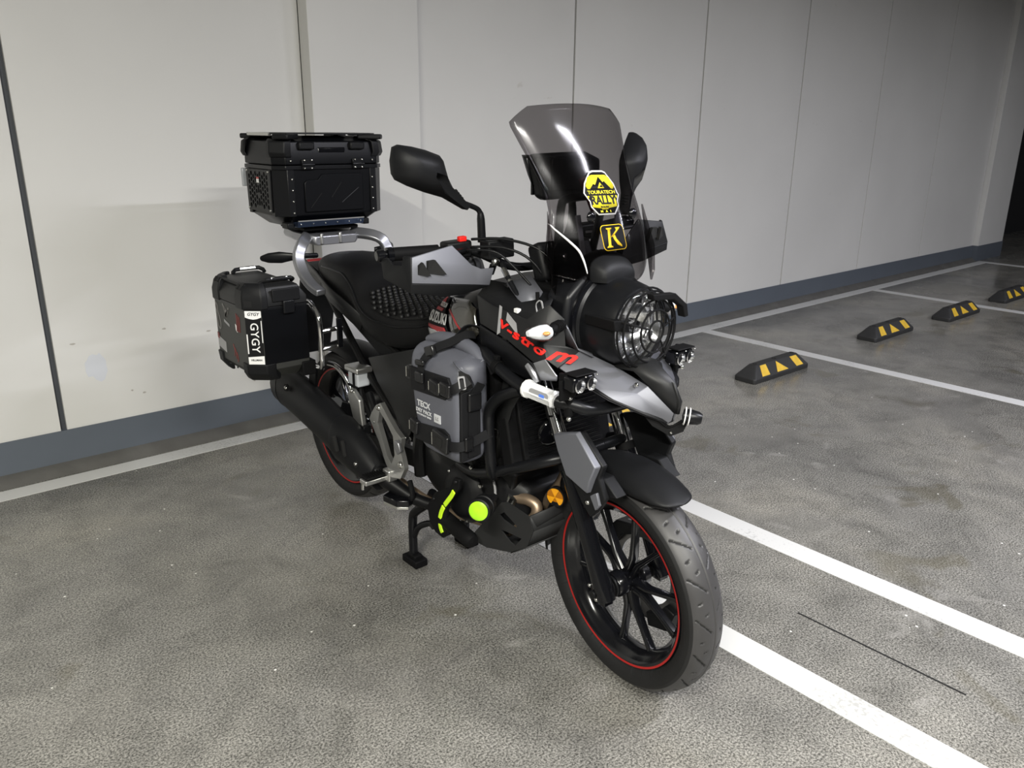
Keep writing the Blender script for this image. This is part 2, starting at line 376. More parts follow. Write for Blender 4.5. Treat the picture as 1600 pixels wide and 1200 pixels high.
# ceiling battens (out of view, placed and tinted for the light they give)
for i, (x, y, rz, pw, colr) in enumerate(LAMPS):
    b = thing('ceiling_batten', 'unseen white ceiling tube light, ' + ['over the aisle left of the motorcycle', 'over the camera', 'above the motorcycle front', 'above the second bay', 'far behind the camera', 'above the far bay'][i], 'lamp', (x, y, CEIL-0.14), 'ceiling battens', world=True)
    b.rotation_euler = (0, 0, R(rz))
    BASE[b.name] = V((0, 0, 0))
    mk('housing', G().box((0, 0, 0.095), (1.24, 0.10, 0.07)), 'lamp_body', b, bevel=0.006)
    for s_ in (-1, 1): mk('end_cap', G().box((s_*0.63, 0, 0.075), (0.02, 0.11, 0.11)), 'lamp_body', b, bevel=0.004)
    mk('bracket', G().box((0, 0, 0.135), (0.5, 0.06, 0.012)), 'lamp_body', b)
    ld = bpy.data.lights.new('batten_light', 'AREA'); ld.shape = 'RECTANGLE'; ld.size = 1.2; ld.size_y = 0.09; ld.energy = pw; ld.color = colr
    lo = bpy.data.objects.new('batten_light', ld); COL.objects.link(lo); lo.location = (x, y, CEIL-0.115); lo.rotation_euler = (0, 0, R(rz))
# ---------------------------------------------------------------- wheel stops
def wheel_stop(x0, yf, label, L=0.60):
    t = thing('wheel_stop', label, 'wheel stop', (x0+L/2, yf+0.075, 0), 'rubber wheel stops', world=True)
    D, H, hb = 0.15, 0.098, 0.028; x1 = x0+L; e = 0.07
    lo = [(x0, yf+0.012, 0), (x0+0.012, yf, 0), (x1-0.012, yf, 0), (x1, yf+0.012, 0), (x1, yf+D-0.012, 0), (x1-0.012, yf+D, 0), (x0+0.012, yf+D, 0), (x0, yf+D-0.012, 0)]
    mid = [(p[0], p[1], hb) for p in lo]
    top = [(x0+e, yf+0.062, H), (x0+e+0.006, yf+0.05, H), (x1-e-0.006, yf+0.05, H), (x1-e, yf+0.062, H), (x1-e, yf+D-0.062, H), (x1-e-0.006, yf+D-0.05, H), (x0+e+0.006, yf+D-0.05, H), (x0+e, yf+D-0.062, H)]
    mk('body', G().loft([lo, mid, top]), 'rubber_stop', t, bevel=0.004)
    Yv = V((0, 0.05, H-hb)); sl = Yv.length
    fn = frame((0, yf, hb), (1, 0, 0), Yv)
    def refl(poly): mk('reflector_tape', flat_g(poly, fn, -0.0005, 0.0014), 'stop_yellow', t)
    a, b = sl*0.10, sl*0.90
    refl([(x0+0.085, a), (x0+0.165, a), (x0+0.165, b), (x0+0.105, b)])
    refl([(x0+0.245, a), (x0+0.365, a), (x0+0.275, b)])
    refl([(x0+0.43, b), (x0+0.50, b), (x0+0.535, a), (x0+0.46, a)])
    for k in (0.16, 0.5, 0.84):
        mk('bolt_hole', G().lathe([(0.014, 0.0), (0.014, 0.0012), (0.009, 0.0012), (0.008, -0.004), (0.0005, -0.004)], (x0+L*k, yf+D/2, H), (0, 0, 1), 14), 'dark_gap', t)
wheel_stop(2.46, 2.53, 'black and yellow wheel stop half hidden behind the motorcycle front wheel fork')
wheel_stop(4.05, 2.53, 'nearest fully visible black rubber wheel stop with yellow tape, before the bay line')
wheel_stop(5.60, 2.56, 'black rubber wheel stop with yellow tape just beyond the first bay line')
wheel_stop(6.70, 2.50, 'black rubber wheel stop with yellow tape beside the second, farther bay line')
wheel_stop(7.86, 2.50, 'far wheel stop cut off by the right picture edge')

# ================================================================ motorcycle
bike = thing('motorcycle', 'black and grey adventure motorcycle with red lettering, tall smoked screen and crash bars', 'motorcycle')
RAKE = 26.0
ST = Matrix.Translation((0, 0, 0.302)) @ Matrix.Rotation(R(-6.5), 4, V((-math.sin(R(RAKE)), 0, math.cos(R(RAKE))))) @ Matrix.Translation((0, 0, -0.302))
AX = V((0, 0, 0.302))
RAX = V((-1.425, 0, 0.333))

# ---- tyres with carved grooves
def tprof(w, rb, R0, n=56):
    out = []
    hw = w/2
    base = [(-0.030/0.055*hw, rb), (-0.84*hw, rb+0.012), (-hw, rb+0.034), (-0.985*hw, rb+0.046)]
    for k in range(n+1):
        t = -1+2*k/n; a = t*R(66)
        y = hw*0.985*math.sin(a)/math.sin(R(66)); r = R0-(R0-rb-0.046)*(1-math.cos(a))/(1-math.cos(R(66)))
        base.append((y, r))
    base += [(-p[0], p[1]) for p in base[3::-1]]
    return base
def mk_tyre(name, c, w, rb, R0, nseg, M=None, per=20):
    pr = tprof(w, rb, R0); hw = w/2
    def pat(u, y, seg):
        t = y/hw
        if abs(t) < 0.035: return True
        s = abs(t); uu = u if t < 0 else (u+0.5) % 1.0
        if 0.16 < s < 0.84:
            ph = (0.06+0.62*(s-0.16)) % 1.0
            if abs(uu-ph) < 0.030: return True
        if 0.30 < s < 0.46 and abs(uu-((0.58-0.3*(s-0.3)) % 1.0)) < 0.026: return True
        if 0.50 < s < 0.66 and abs(uu-((0.86-0.2*(s-0.5)) % 1.0)) < 0.026: return True
        return False
    pr2 = [(a, b) for a, b in pr]
    g = G(); k = len(pr2); cc = V(c); gm = []
    q_ = nseg//per
    for i in range(nseg):
        a = 2*math.pi*i/nseg; u = (i % q_)/q_
        for (y, r) in pr2:
            isg = pat(u, y, 0); d = 0.0026 if isg else 0.0
            g.v.append(cc+V((math.cos(a)*(r-d), y, math.sin(a)*(r-d)))); gm.append(isg)
    for i in range(nseg):
        j = (i+1) % nseg
        for q in range(k-1):
            f = [i*k+q, j*k+q, j*k+q+1, i*k+q+1]; n = sum(gm[x] for x in f)
            ym = abs(pr2[q][0]+pr2[q+1][0])/2
            g.f.append(f); g.m.append(2 if n >= 3 else (1 if ym < hw*0.90 and pr2[q][1] > rb+0.045 else 0))
    if M: g.tf(M)
    return g
ft = mk('front_tyre', mk_tyre('t', AX, 0.112, 0.226, 0.302, 900, ST, per=18), ['tyre', 'tread', 'groove'], bike, ang=60, label='front tyre with worn tread grooves')
rtw = mk('rear_tyre', mk_tyre('t', RAX, 0.145, 0.226, 0.298, 720, per=18), ['tyre', 'tread', 'groove'], bike, ang=60)
def rim_set(nm, c, hw, M, spoke_y, nsp=5):
    M = M or Matrix.Identity(4)
    prof = [(0.231, -hw), (0.229, -hw-0.004), (0.221, -hw-0.003), (0.214, -hw+0.006), (0.205, -hw+0.016), (0.192, -hw*0.3), (0.192, hw*0.3), (0.205, hw-0.016), (0.214, hw-0.006), (0.221, hw+0.003), (0.229, hw+0.004), (0.231, hw), (0.224, hw-0.004), (0.205, 0.012), (0.205, -0.012), (0.224, -hw+0.004)]
    rim = mk(nm, G().lathe(prof, c, (0, 1, 0), 96, closed=True).tf(M), 'rim', bike, ang=50, label='gloss black cast rim')
    for s in (-1, 1):
        mk('rim_stripe', G().lathe([(0.2235, s*(hw+0.0037)), (0.2290, s*(hw+0.0046)), (0.2290, s*(hw+0.0030)), (0.2235, s*(hw+0.0021))], c, (0, 1, 0), 96, closed=True).tf(M), 'red', rim, label='thin red pinstripe')
    mk('hub', G().lathe([(0.012, -0.058), (0.030, -0.056), (0.034, -0.050), (0.036, -0.03), (0.030, -0.02), (0.030, 0.02), (0.036, 0.03), (0.034, 0.05), (0.012, 0.058)], c, (0, 1, 0), 32).tf(M), 'rim', rim)
    # forked spokes: each starts as one arm at the hub and splits in two towards the rim
    for k in range(nsp):
        A = Matrix.Translation(c) @ Matrix.Rotation(2*math.pi*k/nsp+0.42, 4, 'Y') @ Matrix.Translation(-V(c))
        for s in (-1, 1):
            rings = []
            for r, off, wd, th in ((0.026, 0.010, 0.020, 0.034), (0.075, 0.014, 0.017, 0.028), (0.135, 0.036, 0.015, 0.024), (0.200, 0.062, 0.018, 0.028)):
                x = s*off; rings.append([V(c)+V((x+a*wd/2, b*th/2, r)) for a, b in ((-1, -0.6), (-0.5, -1), (0.5, -1), (1, -0.6), (1, 0.6), (0.5, 1), (-0.5, 1), (-1, 0.6))])
            mk('spoke', G().loft(rings).tf(M @ A), 'rim', rim, bevel=0.0015, ang=40)
    return rim
frim = rim_set('front_rim', AX, 0.040, ST, 0)
rrim = rim_set('rear_rim', RAX, 0.055, None, 0)
# brake discs
def petal_disc(c, y, r0, r1, M, n=60):
    g = G(); M = M or Matrix.Identity(4)
    ri = []; 
    for i in range(n):
        a = 2*math.pi*i/n; rr = r1-(0.005 if (i % 6) in (0, 1) else 0.0)
        ri.append((a, rr))
    vs = []; 
    for a, rr in ri:
        for yy in (-0.0022, 0.0022):
            vs += [V(c)+V((math.cos(a)*r0, y+yy, math.sin(a)*r0)), V(c)+V((math.cos(a)*rr, y+yy, math.sin(a)*rr))]
    fs = []
    for i in range(n):
        j = (i+1) % n; a, b = i*4, j*4
        fs += [[a, a+1, b+1, b], [a+2, b+2, b+3, a+3], [a+1, a+3, b+3, b+1], [a, b, b+2, a+2]]
    return g.add(vs, fs).tf(M)
mk('brake_disc', petal_disc(AX, 0.062, 0.095, 0.145, ST), 'rotor', bike, label='steel front brake disc')
mk('brake_disc', petal_disc(RAX, -0.070, 0.075, 0.120, None), 'rotor', bike)
cg = G().exy([(-0.145, 0.37), (-0.10, 0.42), (-0.035, 0.435), (-0.03, 0.405), (-0.075, 0.385), (-0.105, 0.345)], 0.040, 0.090)
for q in ((-0.122, 0.382), (-0.08, 0.415)): cg.disc((q[0], 0.094, q[1]), (0, 1, 0), 0.017, 0.012, 16)
mk('brake_caliper', cg.tf(ST), 'engine', bike, bevel=0.004, label='front brake caliper behind the wheel')
cg = G().exy([(0.03, 0.15), (0.10, 0.17), (0.125, 0.235), (0.09, 0.245), (0.06, 0.205), (0.02, 0.19)], 0.045, 0.085)
mk('abs_sensor_bracket', cg.tf(ST), 'engine', bike, bevel=0.004)
mk('axle', G().tube([(0, -0.128, 0.302), (0, 0.128, 0.302)], 0.011, 14).disc((0, -0.083, 0.302), (0, 1, 0), 0.026, 0.028, 20).disc((0, -0.062, 0.302), (0, 1, 0), 0.030, 0.006, 20).disc((0, 0.085, 0.302), (0, 1, 0), 0.022, 0.026, 20).tf(ST), 'engine', bike, bevel=0.001)

# ---- fork
def fk(z, y): return V((0.018-0.475*(z-0.302), y, z))
for s in (-1, 1):
    y = s*0.098
    sl = mk('fork_slider', G().tube([fk(0.285, y), fk(0.32, y), fk(0.40, y), fk(0.58, y), fk(0.612, y)], [0.024, 0.027, 0.024, 0.0245, 0.026], 18).box(fk(0.300, y)+V((-0.012, 0, 0)), (0.052, 0.030, 0.05)).tf(ST), 'gloss_black', bike, bevel=0.0015)
    for dz, dx in ((0.285, -0.022), (0.315, -0.034)):
        mk('bolt', G().dome(V((dx+0.018-0.475*(dz-0.302), s*0.116, dz)), (0, s, 0), 0.0062, 0.005).tf(ST), 'bolt', sl)
    mk('fork_tube', G().tube([fk(0.60, y), fk(0.905, y)], 0.0185, 18).tf(ST), 'chrome', bike, label='chromed fork tube')
    mk('dust_seal', G().tube([fk(0.606, y), fk(0.624, y)], 0.0275, 18).tf(ST), 'matte_black', bike)
mk('lower_triple_clamp', G().exz([(-0.30, -0.13), (-0.22, -0.13), (-0.20, -0.05), (-0.20, 0.05), (-0.22, 0.13), (-0.30, 0.13), (-0.33, 0.0)], 0.875, 0.915).tf(ST), 'frame_black', bike, bevel=0.004)
mk('upper_triple_clamp', G().exz([(-0.42, -0.13), (-0.34, -0.13), (-0.33, 0.13), (-0.42, 0.13), (-0.45, 0.0)], 1.035, 1.060).tf(ST), 'frame_black', bike, bevel=0.004)
for s in (-1, 1): mk('fork_stanchion', G().tube([fk(0.90, s*0.098), fk(1.05, s*0.098)], 0.020, 14).tf(ST), 'frame_black', bike)
# ---- grey fork covers with a black carrier behind them
cov = [(-0.145, 0.708), (-0.050, 0.742), (0.030, 0.676), (0.008, 0.630), (-0.008, 0.590), (-0.030, 0.594), (-0.088, 0.613), (-0.122, 0.672)]
car = [(-0.158, 0.70), (-0.128, 0.667), (-0.094, 0.606), (-0.044, 0.545), (-0.012, 0.520), (0.018, 0.552), (0.044, 0.590), (0.020, 0.640), (0.036, 0.676), (-0.045, 0.74)]
chip = [(-0.005, 0.586), (0.020, 0.603), (0.031, 0.572), (0.016, 0.553)]
for s in (-1, 1):
    k = mk('fork_guard', G().exy(car, s*0.106, s*0.124).tf(ST), 'black_plastic', bike, bevel=0.004)
    g = G(); cov_s = cov if s < 0 else [(x*0.84-0.009, z*0.84+0.105) for x, z in cov]
    out = [(x, s*(0.142 if 0.60 < z < 0.69 else 0.137), z) for x, z in cov_s]
    mk('guard_panel', g.prism([(x, s*0.122, z) for x, z in cov_s], [(x*0.97+(-0.055)*0.03, y, z*0.97+0.66*0.03) for x, y, z in out]).tf(ST), 'grey_matte', k, bevel=0.003, label='grey painted fork cover')
    mk('guard_chip', G().exy(chip, s*0.120, s*0.131).tf(ST), 'grey_matte', k, bevel=0.002)
    mk('bolt', G().dome((-0.020, s*0.125, 0.560), (0, s, 0), 0.0075, 0.006).tf(ST), 'bolt', k)
# ---- front mudguard
def arc_panel(a0, a1, hwf, rf, depth, n=26, nw=13):
    rows = []
    for i in range(n+1):
        t = (i/n)**1.7; a = R(a0+(a1-a0)*t); hw = lerp(hwf, t); r0 = lerp(rf, t); dp = lerp(depth, t)
        row = []
        for j in range(nw+1):
            s = -1+2*j/nw; y = hw*math.sin(s*math.pi/2)/1.0; r = r0-dp*(1-math.cos(s*math.pi/2))
            row.append(AX+V((math.cos(a)*r, y, math.sin(a)*r)))
        rows.append(row)
    return G().loft(rows, cap=False, closed=False)
mk('front_mudguard', arc_panel(58, 132, [(0, 0.004), (0.006, 0.022), (0.02, 0.038), (0.045, 0.050), (0.09, 0.060), (0.2, 0.069), (0.6, 0.076), (1, 0.080)], [(0, 0.350), (0.3, 0.356), (0.7, 0.352), (1, 0.335)], [(0, 0.004), (0.03, 0.010), (0.1, 0.028), (0.25, 0.050), (0.55, 0.070), (0.7, 0.085), (1, 0.06)]).tf(ST), 'black_plastic', bike, solid=0.004, ang=70, label='matte black front mudguard')
mk('mudguard_brace', G().exy([(-0.06, 0.52), (0.035, 0.59), (0.07, 0.60), (0.02, 0.635), (-0.05, 0.63)], -0.108, -0.074).tf(ST), 'black_plastic', bike, bevel=0.003)
mk('mudguard_brace', G().exy([(-0.06, 0.52), (0.035, 0.59), (0.07, 0.60), (0.02, 0.635), (-0.05, 0.63)], 0.074, 0.108).tf(ST), 'black_plastic', bike, bevel=0.003)
mk('rear_flap', arc_panel(146, 186, [(0, 0.056), (0.4, 0.060), (1, 0.056)], [(0, 0.330), (1, 0.322)], [(0, 0.04), (1, 0.03)], 14, 9).tf(ST), 'black_plastic', bike, solid=0.004, ang=70)
# orange side reflector on the flap
oc = V((-0.200, -0.088, 0.490)); on = V((0.35, -0.93, 0.1)).normalized()
rf = mk('side_reflector', G().disc(oc-on*0.004, on, 0.0285, 0.014, 28).tf(ST), 'black_plastic', bike, label='round orange reflector with six sectors')
fo = frame(oc+on*0.003, on.cross(V((0, 0, 1))) * -1, (0, 0, 1))
for k in range(6):
    mk('reflector_sector', flat_g([(0, 0)]+[(0.0255*math.cos(R(k*60+a)), 0.0255*math.sin(R(k*60+a))) for a in (1, 15, 30, 45, 59)], fo, 0, 0.002 if k % 2 else 0.0014).tf(ST), 'orange' if k % 2 else 'orange_dark', rf)

# ---- headlight with guard
HC = V((-0.026, 0, 0.985))
hl = mk('headlight', G().lathe([(0.0005, -0.150), (0.055, -0.148), (0.100, -0.125), (0.119, -0.105), (0.119, -0.085), (0.112, -0.080), (0.112, -0.045), (0.104, -0.004), (0.096, 0.014), (0.090, 0.016), (0.086, 0.008)], HC, (1, 0, 0), 64), 'satin_black', bike, ang=28, label='round headlight in a satin black bowl')
mk('headlight_ring', G().lathe([(0.119, -0.112), (0.1265, -0.108), (0.128, -0.098), (0.1255, -0.090), (0.119, -0.088)], HC, (1, 0, 0), 64), 'gloss_black', hl)
mk('headlight_reflector', G().lathe([(0.086, 0.008), (0.077, -0.010), (0.060, -0.035), (0.030, -0.055), (0.012, -0.060), (0.0005, -0.030)], HC, (1, 0, 0), 48), 'reflector', hl, fix=False)
for k in range(10):
    a = R(36*k+8); g = G()
    mk('reflector_facet', G().box(HC+V((-0.008, math.cos(a)*0.066, math.sin(a)*0.066)), (0.010, 0.024, 0.030), Matrix.Rotation(a, 3, 'X')), 'reflector', hl, bevel=0.003)
mk('bulb_shield', G().lathe([(0.024, -0.05), (0.022, -0.01), (0.015, 0.004), (0.0005, 0.008)], HC, (1, 0, 0), 24), 'chrome', hl)
mk('headlight_lens', G().lathe([(0.091, 0.012), (0.080, 0.022), (0.056, 0.030), (0.03, 0.034), (0.0005, 0.036)], HC, (1, 0, 0), 48), 'clear_lens', hl, ang=0)
# bowl side band and arms of the guard
gd = mk('headlight_guard', G().tube([HC+V((0.046, math.cos(a)*0.094, math.sin(a)*0.094)) for a in [R(10*k) for k in range(37)]], 0.0028, 8), 'matte_black', bike, label='round wire guard in front of the headlight')
for r, x in ((0.076, 0.058), (0.052, 0.063), (0.026, 0.066), (0.100, 0.032)):
    mk('guard_ring', G().tube([HC+V((x, math.cos(a)*r, math.sin(a)*r)) for a in [R(10*k) for k in range(37)]], 0.0026, 8), 'matte_black', gd)
for k in range(5):
    a = R(72*k+90); mk('guard_rib', G().tube([HC+V((x, math.cos(a)*r, math.sin(a)*r)) for r, x in ((0.100, 0.032), (0.094, 0.046), (0.076, 0.058), (0.052, 0.063), (0.026, 0.066))], 0.0026, 6), 'matte_black', gd)
mk('guard_arm', G().exx([(-0.030, 1.078), (0.052, 1.072), (0.098, 1.040), (0.106, 1.010), (0.092, 1.008), (0.082, 1.036), (0.046, 1.058), (-0.026, 1.064)], 0.028, 0.050), 'matte_black', gd, bevel=0.002)
mk('guard_arm', G().exx([(-0.126, 1.010), (-0.122, 0.985), (-0.070, 0.975), (-0.076, 1.003)], -0.085, 0.012).tf(Matrix.Translation((0, 0.008, 0.012))), 'matte_black', gd, bevel=0.002)
mk('guard_arm', G().box(HC+V((-0.045, 0.119, 0.0)), (0.09, 0.006, 0.03)), 'matte_black', gd, bevel=0.002)
mk('guard_arm', G().box(HC+V((0.020, 0.0, -0.116)), (0.05, 0.035, 0.010)), 'matte_black', gd, bevel=0.002)
for s in (-1, 1): mk('bolt', G().dome(HC+V((-0.100, s*0.117, 0.026)), (0, s, 0.2), 0.005, 0.005), 'bolt', hl)
mk('bolt', G().dome((0.035, -0.055, 0.862), (0.6, -0.6, 0.4), 0.006, 0.006), 'bolt', hl)
# peak above the headlight
rings = []
for t, hw, zz in ((-0.175, 0.064, 1.150), (-0.150, 0.068, 1.158), (-0.115, 0.066, 1.152), (-0.092, 0.058, 1.136), (-0.080, 0.050, 1.118)):
    rings.append([V((t, hw*math.sin(a), 1.098+(zz-1.098)*max(0.0, math.cos(a))**0.55)) for a in [R(-90+180*k/14) for k in range(15)]]+[V((t, hw, 1.088)), V((t, -hw, 1.088))])
mk('instrument_visor', G().loft(rings), 'black_plastic', bike, ang=50, label='black peak above the headlight')
# ---------------------------------------------------------------- bodywork (right side written, left mirrored)
def both(name, g, m, parent=bike, mirror=True, **k):
    a = mk(name, g.copy(), m, parent, **k); b = None
    if mirror: b = mk(name, g.copy().mir(), m, parent, **k)
    return a, b
# beak: grey shell on each side, dark keel plate in the middle
BK = [(-0.148,-0.165,0.941),(-0.092,-0.118,0.930),(-0.073,-0.102,0.922),(-0.050,-0.098,0.902),(0.040,-0.056,0.842),(0.108,-0.006,0.780),
      (-0.106,-0.175,0.894),(-0.025,-0.150,0.856),(0.014,-0.125,0.832),(0.071,-0.060,0.795),(0.100,-0.012,0.772),
      (-0.032,-0.060,0.895),(0.050,-0.030,0.858),(0.112,-0.004,0.800)]
g = G().add(BK, [(0,1,2,3,6),(6,3,7),(3,4,8,7),(4,9,8),(4,5,10,9),(3,2,11),(3,11,12,4),(4,12,13,5)])
both('beak_shell', g, 'grey_paint', solid=0.005, bevel=0.0015, ang=22, label='dark metallic grey beak panel')
kl = [(-0.030,-0.064,0.897),(0.020,-0.052,0.895),(0.052,-0.033,0.861),(0.114,-0.004,0.800),(0.124,0.0,0.800),(0.129,0.0,0.832),(0.106,0.0,0.873),(0.040,0.0,0.918),(-0.02,0,0.915)]
g = G().add(kl, [(0,1,7,8),(1,2,6,7),(2,3,5,6),(3,4,5)])
mk('beak_keel', g.copy().join(g.mir()), 'panel_dark', bike, solid=0.006, ang=30, label='matte black middle plate of the beak')
mk('beak_underside', G().add([(0.100,-0.012,0.772),(0.071,-0.060,0.795),(0.014,-0.125,0.832),(-0.025,-0.150,0.856),(-0.10,-0.12,0.86),(-0.10,0.12,0.86),(-0.025,0.150,0.856),(0.014,0.125,0.832),(0.071,0.060,0.795),(0.100,0.012,0.772)], [tuple(range(10))]), 'black_plastic', bike, solid=0.004)
mk('headlight_bezel', G().exx([(-0.125,0.885),(0.125,0.885),(0.15,0.95),(0.135,1.06),(0.06,1.12),(-0.06,1.12),(-0.135,1.06),(-0.15,0.95)], -0.20, -0.125), 'satin_black', bike, bevel=0.012)
# side fairing, lettered
FT = [(-0.395,-0.200,1.030),(-0.321,-0.207,1.014),(-0.199,-0.200,1.000),(-0.155,-0.168,1.040),(-0.117,-0.152,1.008),(-0.115,-0.147,0.941),(-0.092,-0.122,0.930),
      (-0.363,-0.215,0.962),(-0.331,-0.216,0.956),(-0.255,-0.215,0.940),(-0.165,-0.206,0.900),(-0.125,-0.200,0.914),(-0.101,-0.184,0.896),(-0.148,-0.190,0.945)]
g = G().add(FT, [(0,1,8,7),(1,9,8),(1,2,9),(2,10,9),(2,13,11,10),(13,12,11),(2,3,13),(3,4,13),(4,5,13),(5,6,13),(13,6,12)])
fr, fl = both('side_fairing', g, 'panel_dark', solid=0.005, bevel=0.001, ang=24, label='black side fairing panel with red lettering')
# black lower fairing with silver facet
FB = [(-0.395,-0.190,0.925),(-0.363,-0.212,0.958),(-0.255,-0.213,0.936),(-0.165,-0.204,0.896),(-0.139,-0.200,0.861),(-0.152,-0.195,0.845),(-0.252,-0.198,0.858),(-0.385,-0.180,0.850)]
g = G().add(FB, [(0,1,2,6,7),(2,3,4,5,6)])
both('lower_fairing', g, 'satin_black', solid=0.005, bevel=0.002, ang=24)
g = G().add([(-0.163,-0.209,0.899),(-0.126,-0.205,0.916),(-0.090,-0.198,0.880),(-0.096,-0.192,0.866),(-0.139,-0.204,0.860)], [(0,1,2,4),(4,2,3)])
both('silver_facet', g, 'silver_paint', solid=0.004, bevel=0.001, ang=24, label='silver painted facet of the fairing')
g = G().tube([(-0.185,-0.203,0.888),(-0.165,-0.205,0.872),(-0.152,-0.203,0.852)], [0.012, 0.011, 0.008], 8, sm=3)
both('fairing_edge_trim', g, 'silver_paint', ang=60)
# headlight side cowl fin
g = G().add([(-0.117,-0.154,1.008),(-0.100,-0.150,0.985),(-0.092,-0.126,0.935),(-0.060,-0.106,0.920),(-0.073,-0.100,0.926),(-0.115,-0.140,0.948)], [(0,1,2,5),(2,3,4,5)])
both('cowl_fin', g, 'grey_paint', solid=0.004, ang=24)
# inner cockpit panels behind the fairing
g = G().add([(-0.395,-0.198,1.028),(-0.321,-0.205,1.012),(-0.199,-0.198,1.000),(-0.155,-0.166,1.038),(-0.20,-0.10,1.06),(-0.32,-0.10,1.05),(-0.42,-0.14,1.06)], [(0,1,5,6),(1,2,4,5),(2,3,4)])
both('cockpit_panel', g, 'black_plastic', solid=0.004, ang=24)
g = G().add([(-0.335,-0.150,1.062),(-0.275,-0.165,1.035),(-0.220,-0.165,1.012),(-0.225,-0.125,1.055),(-0.30,-0.10,1.085)], [(0,1,2,3,4)])
both('cockpit_insert', g, 'grey_matte', solid=0.004)
# lettering V-strom and its grey slashes, right and left
FT_TRI = []
for f_ in [(0,1,8,7),(1,9,8),(1,2,9),(2,10,9),(2,13,11,10),(13,12,11),(2,3,13),(3,4,13),(4,5,13),(5,6,13),(13,6,12)]:
    for k_ in range(1, len(f_)-1): FT_TRI.append((FT[f_[0]], FT[f_[k_]], FT[f_[k_+1]]))
def fair_y(x, z):
    best = (-9, 0.19)
    for A, B, C in FT_TRI:
        d = (B[2]-C[2])*(A[0]-C[0])+(C[0]-B[0])*(A[2]-C[2])
        if abs(d) < 1e-9: continue
        u = ((B[2]-C[2])*(x-C[0])+(C[0]-B[0])*(z-C[2]))/d; v = ((C[2]-A[2])*(x-C[0])+(A[0]-C[0])*(z-C[2]))/d; w_ = 1-u-v
        m_ = min(u, v, w_)
        if m_ > best[0]: best = (m_, -(A[1]*u+B[1]*v+C[1]*w_))
    return best[1]
def fair_pt(sgn):
    O = V((-0.195, sgn*0.2085, 0.9475)); X = V((0.218, -sgn*0.030, -0.066))*(1 if sgn < 0 else -1); 
    return frame(O, X, (0, 0, 1)) if sgn < 0 else frame(O, X, (0, 0, 1))
for sgn, par in ((-1, fr), (1, fl)):
    fn = fair_pt(sgn)
    def surf(p, fn=fn, sgn=sgn):
        q = fn(p)
        return V((q.x, sgn*(fair_y(q.x, q.z)+0.0022+p[2]), q.z))
    B0, B1 = (-0.2813, 0.967), (-0.0873, 0.9053); U_ = (0.0054*0.9, 0.0149)
    for t_, u_ in (('V', 0.035), ('-', 0.165), ('s', 0.285), ('t', 0.415), ('r', 0.515), ('o', 0.665), ('m', 0.90)):
        def place(p, u_=u_, sgn=sgn, t_=t_):
            k = p[0]/0.2036
            u = u_+k if sgn < 0 else 0.94-u_-k
            h_ = (p[1]+0.0085)/0.0159
            x = B0[0]+(B1[0]-B0[0])*u+U_[0]*h_*(1 if sgn < 0 else -1); z = B0[1]+(B1[1]-B0[1])*u+U_[1]*h_
            return V((x, sgn*(fair_y(x, z)+0.0024+p[2]), z))
        gx = text_g(t_, 0.032 if t_ != 'V' else 0.026, place, h=0.0012, bold=0.0009, sx=1.85 if t_ != 'm' else 1.75)
        mk('letter', gx, 'red_text', par, fix=False, ang=0)
    for poly in ([(-0.118, 0.040), (-0.108, 0.040), (-0.085, -0.020), (-0.093, -0.030)], [(-0.085, 0.036), (-0.045, 0.026), (-0.028, 0.002), (-0.080, 0.018)]):
        mk('fairing_slash', flat_g(poly, lambda p: surf((p[0], p[1], p[2]-0.0016)), 0, 0.001), 'decal_grey', par, fix=False)
# ---- front indicators
for s in (-1, 1):
    st = mk('indicator_stalk', G().tube([(-0.118, s*0.160, 0.995), (-0.108, s*0.185, 0.998), (-0.100, s*0.214, 0.990)], [0.013, 0.012, 0.0125], 12), 'matte_black', bike)
    for k in range(4): mk('stalk_rib', G().tube([(-0.113+k*0.003, s*(0.172+k*0.007), 0.996), (-0.112+k*0.003, s*(0.175+k*0.007), 0.996)], 0.0150, 12), 'matte_black', st)
    rings = []
    for t, rx, rz in ((0, 0.017, 0.016), (0.008, 0.021, 0.0215), (0.026, 0.020, 0.0205), (0.046, 0.014, 0.015), (0.062, 0.007, 0.008), (0.072, 0.001, 0.001)):
        rings.append([V((-0.100-t*0.35+math.cos(a)*rx, s*(0.212+t*0.95), 0.990-t*0.0+math.sin(a)*rz)) for a in [2*math.pi*k/16 for k in range(16)]])
    il = mk('indicator_lens', G().loft(rings), 'clear_lens', bike, ang=0, label='clear teardrop indicator lens')
    mk('indicator_reflector', G().loft([[p*0.86+(V((-0.108, s*0.238, 0.989))*0.14) for p in r] for r in rings[:5]]), 'bright_lens', il)
    mk('indicator_bulb', G().ell((-0.088, s*0.236, 0.992), (0.008, 0.010, 0.005), 10, 6), 'amber_bulb', il)
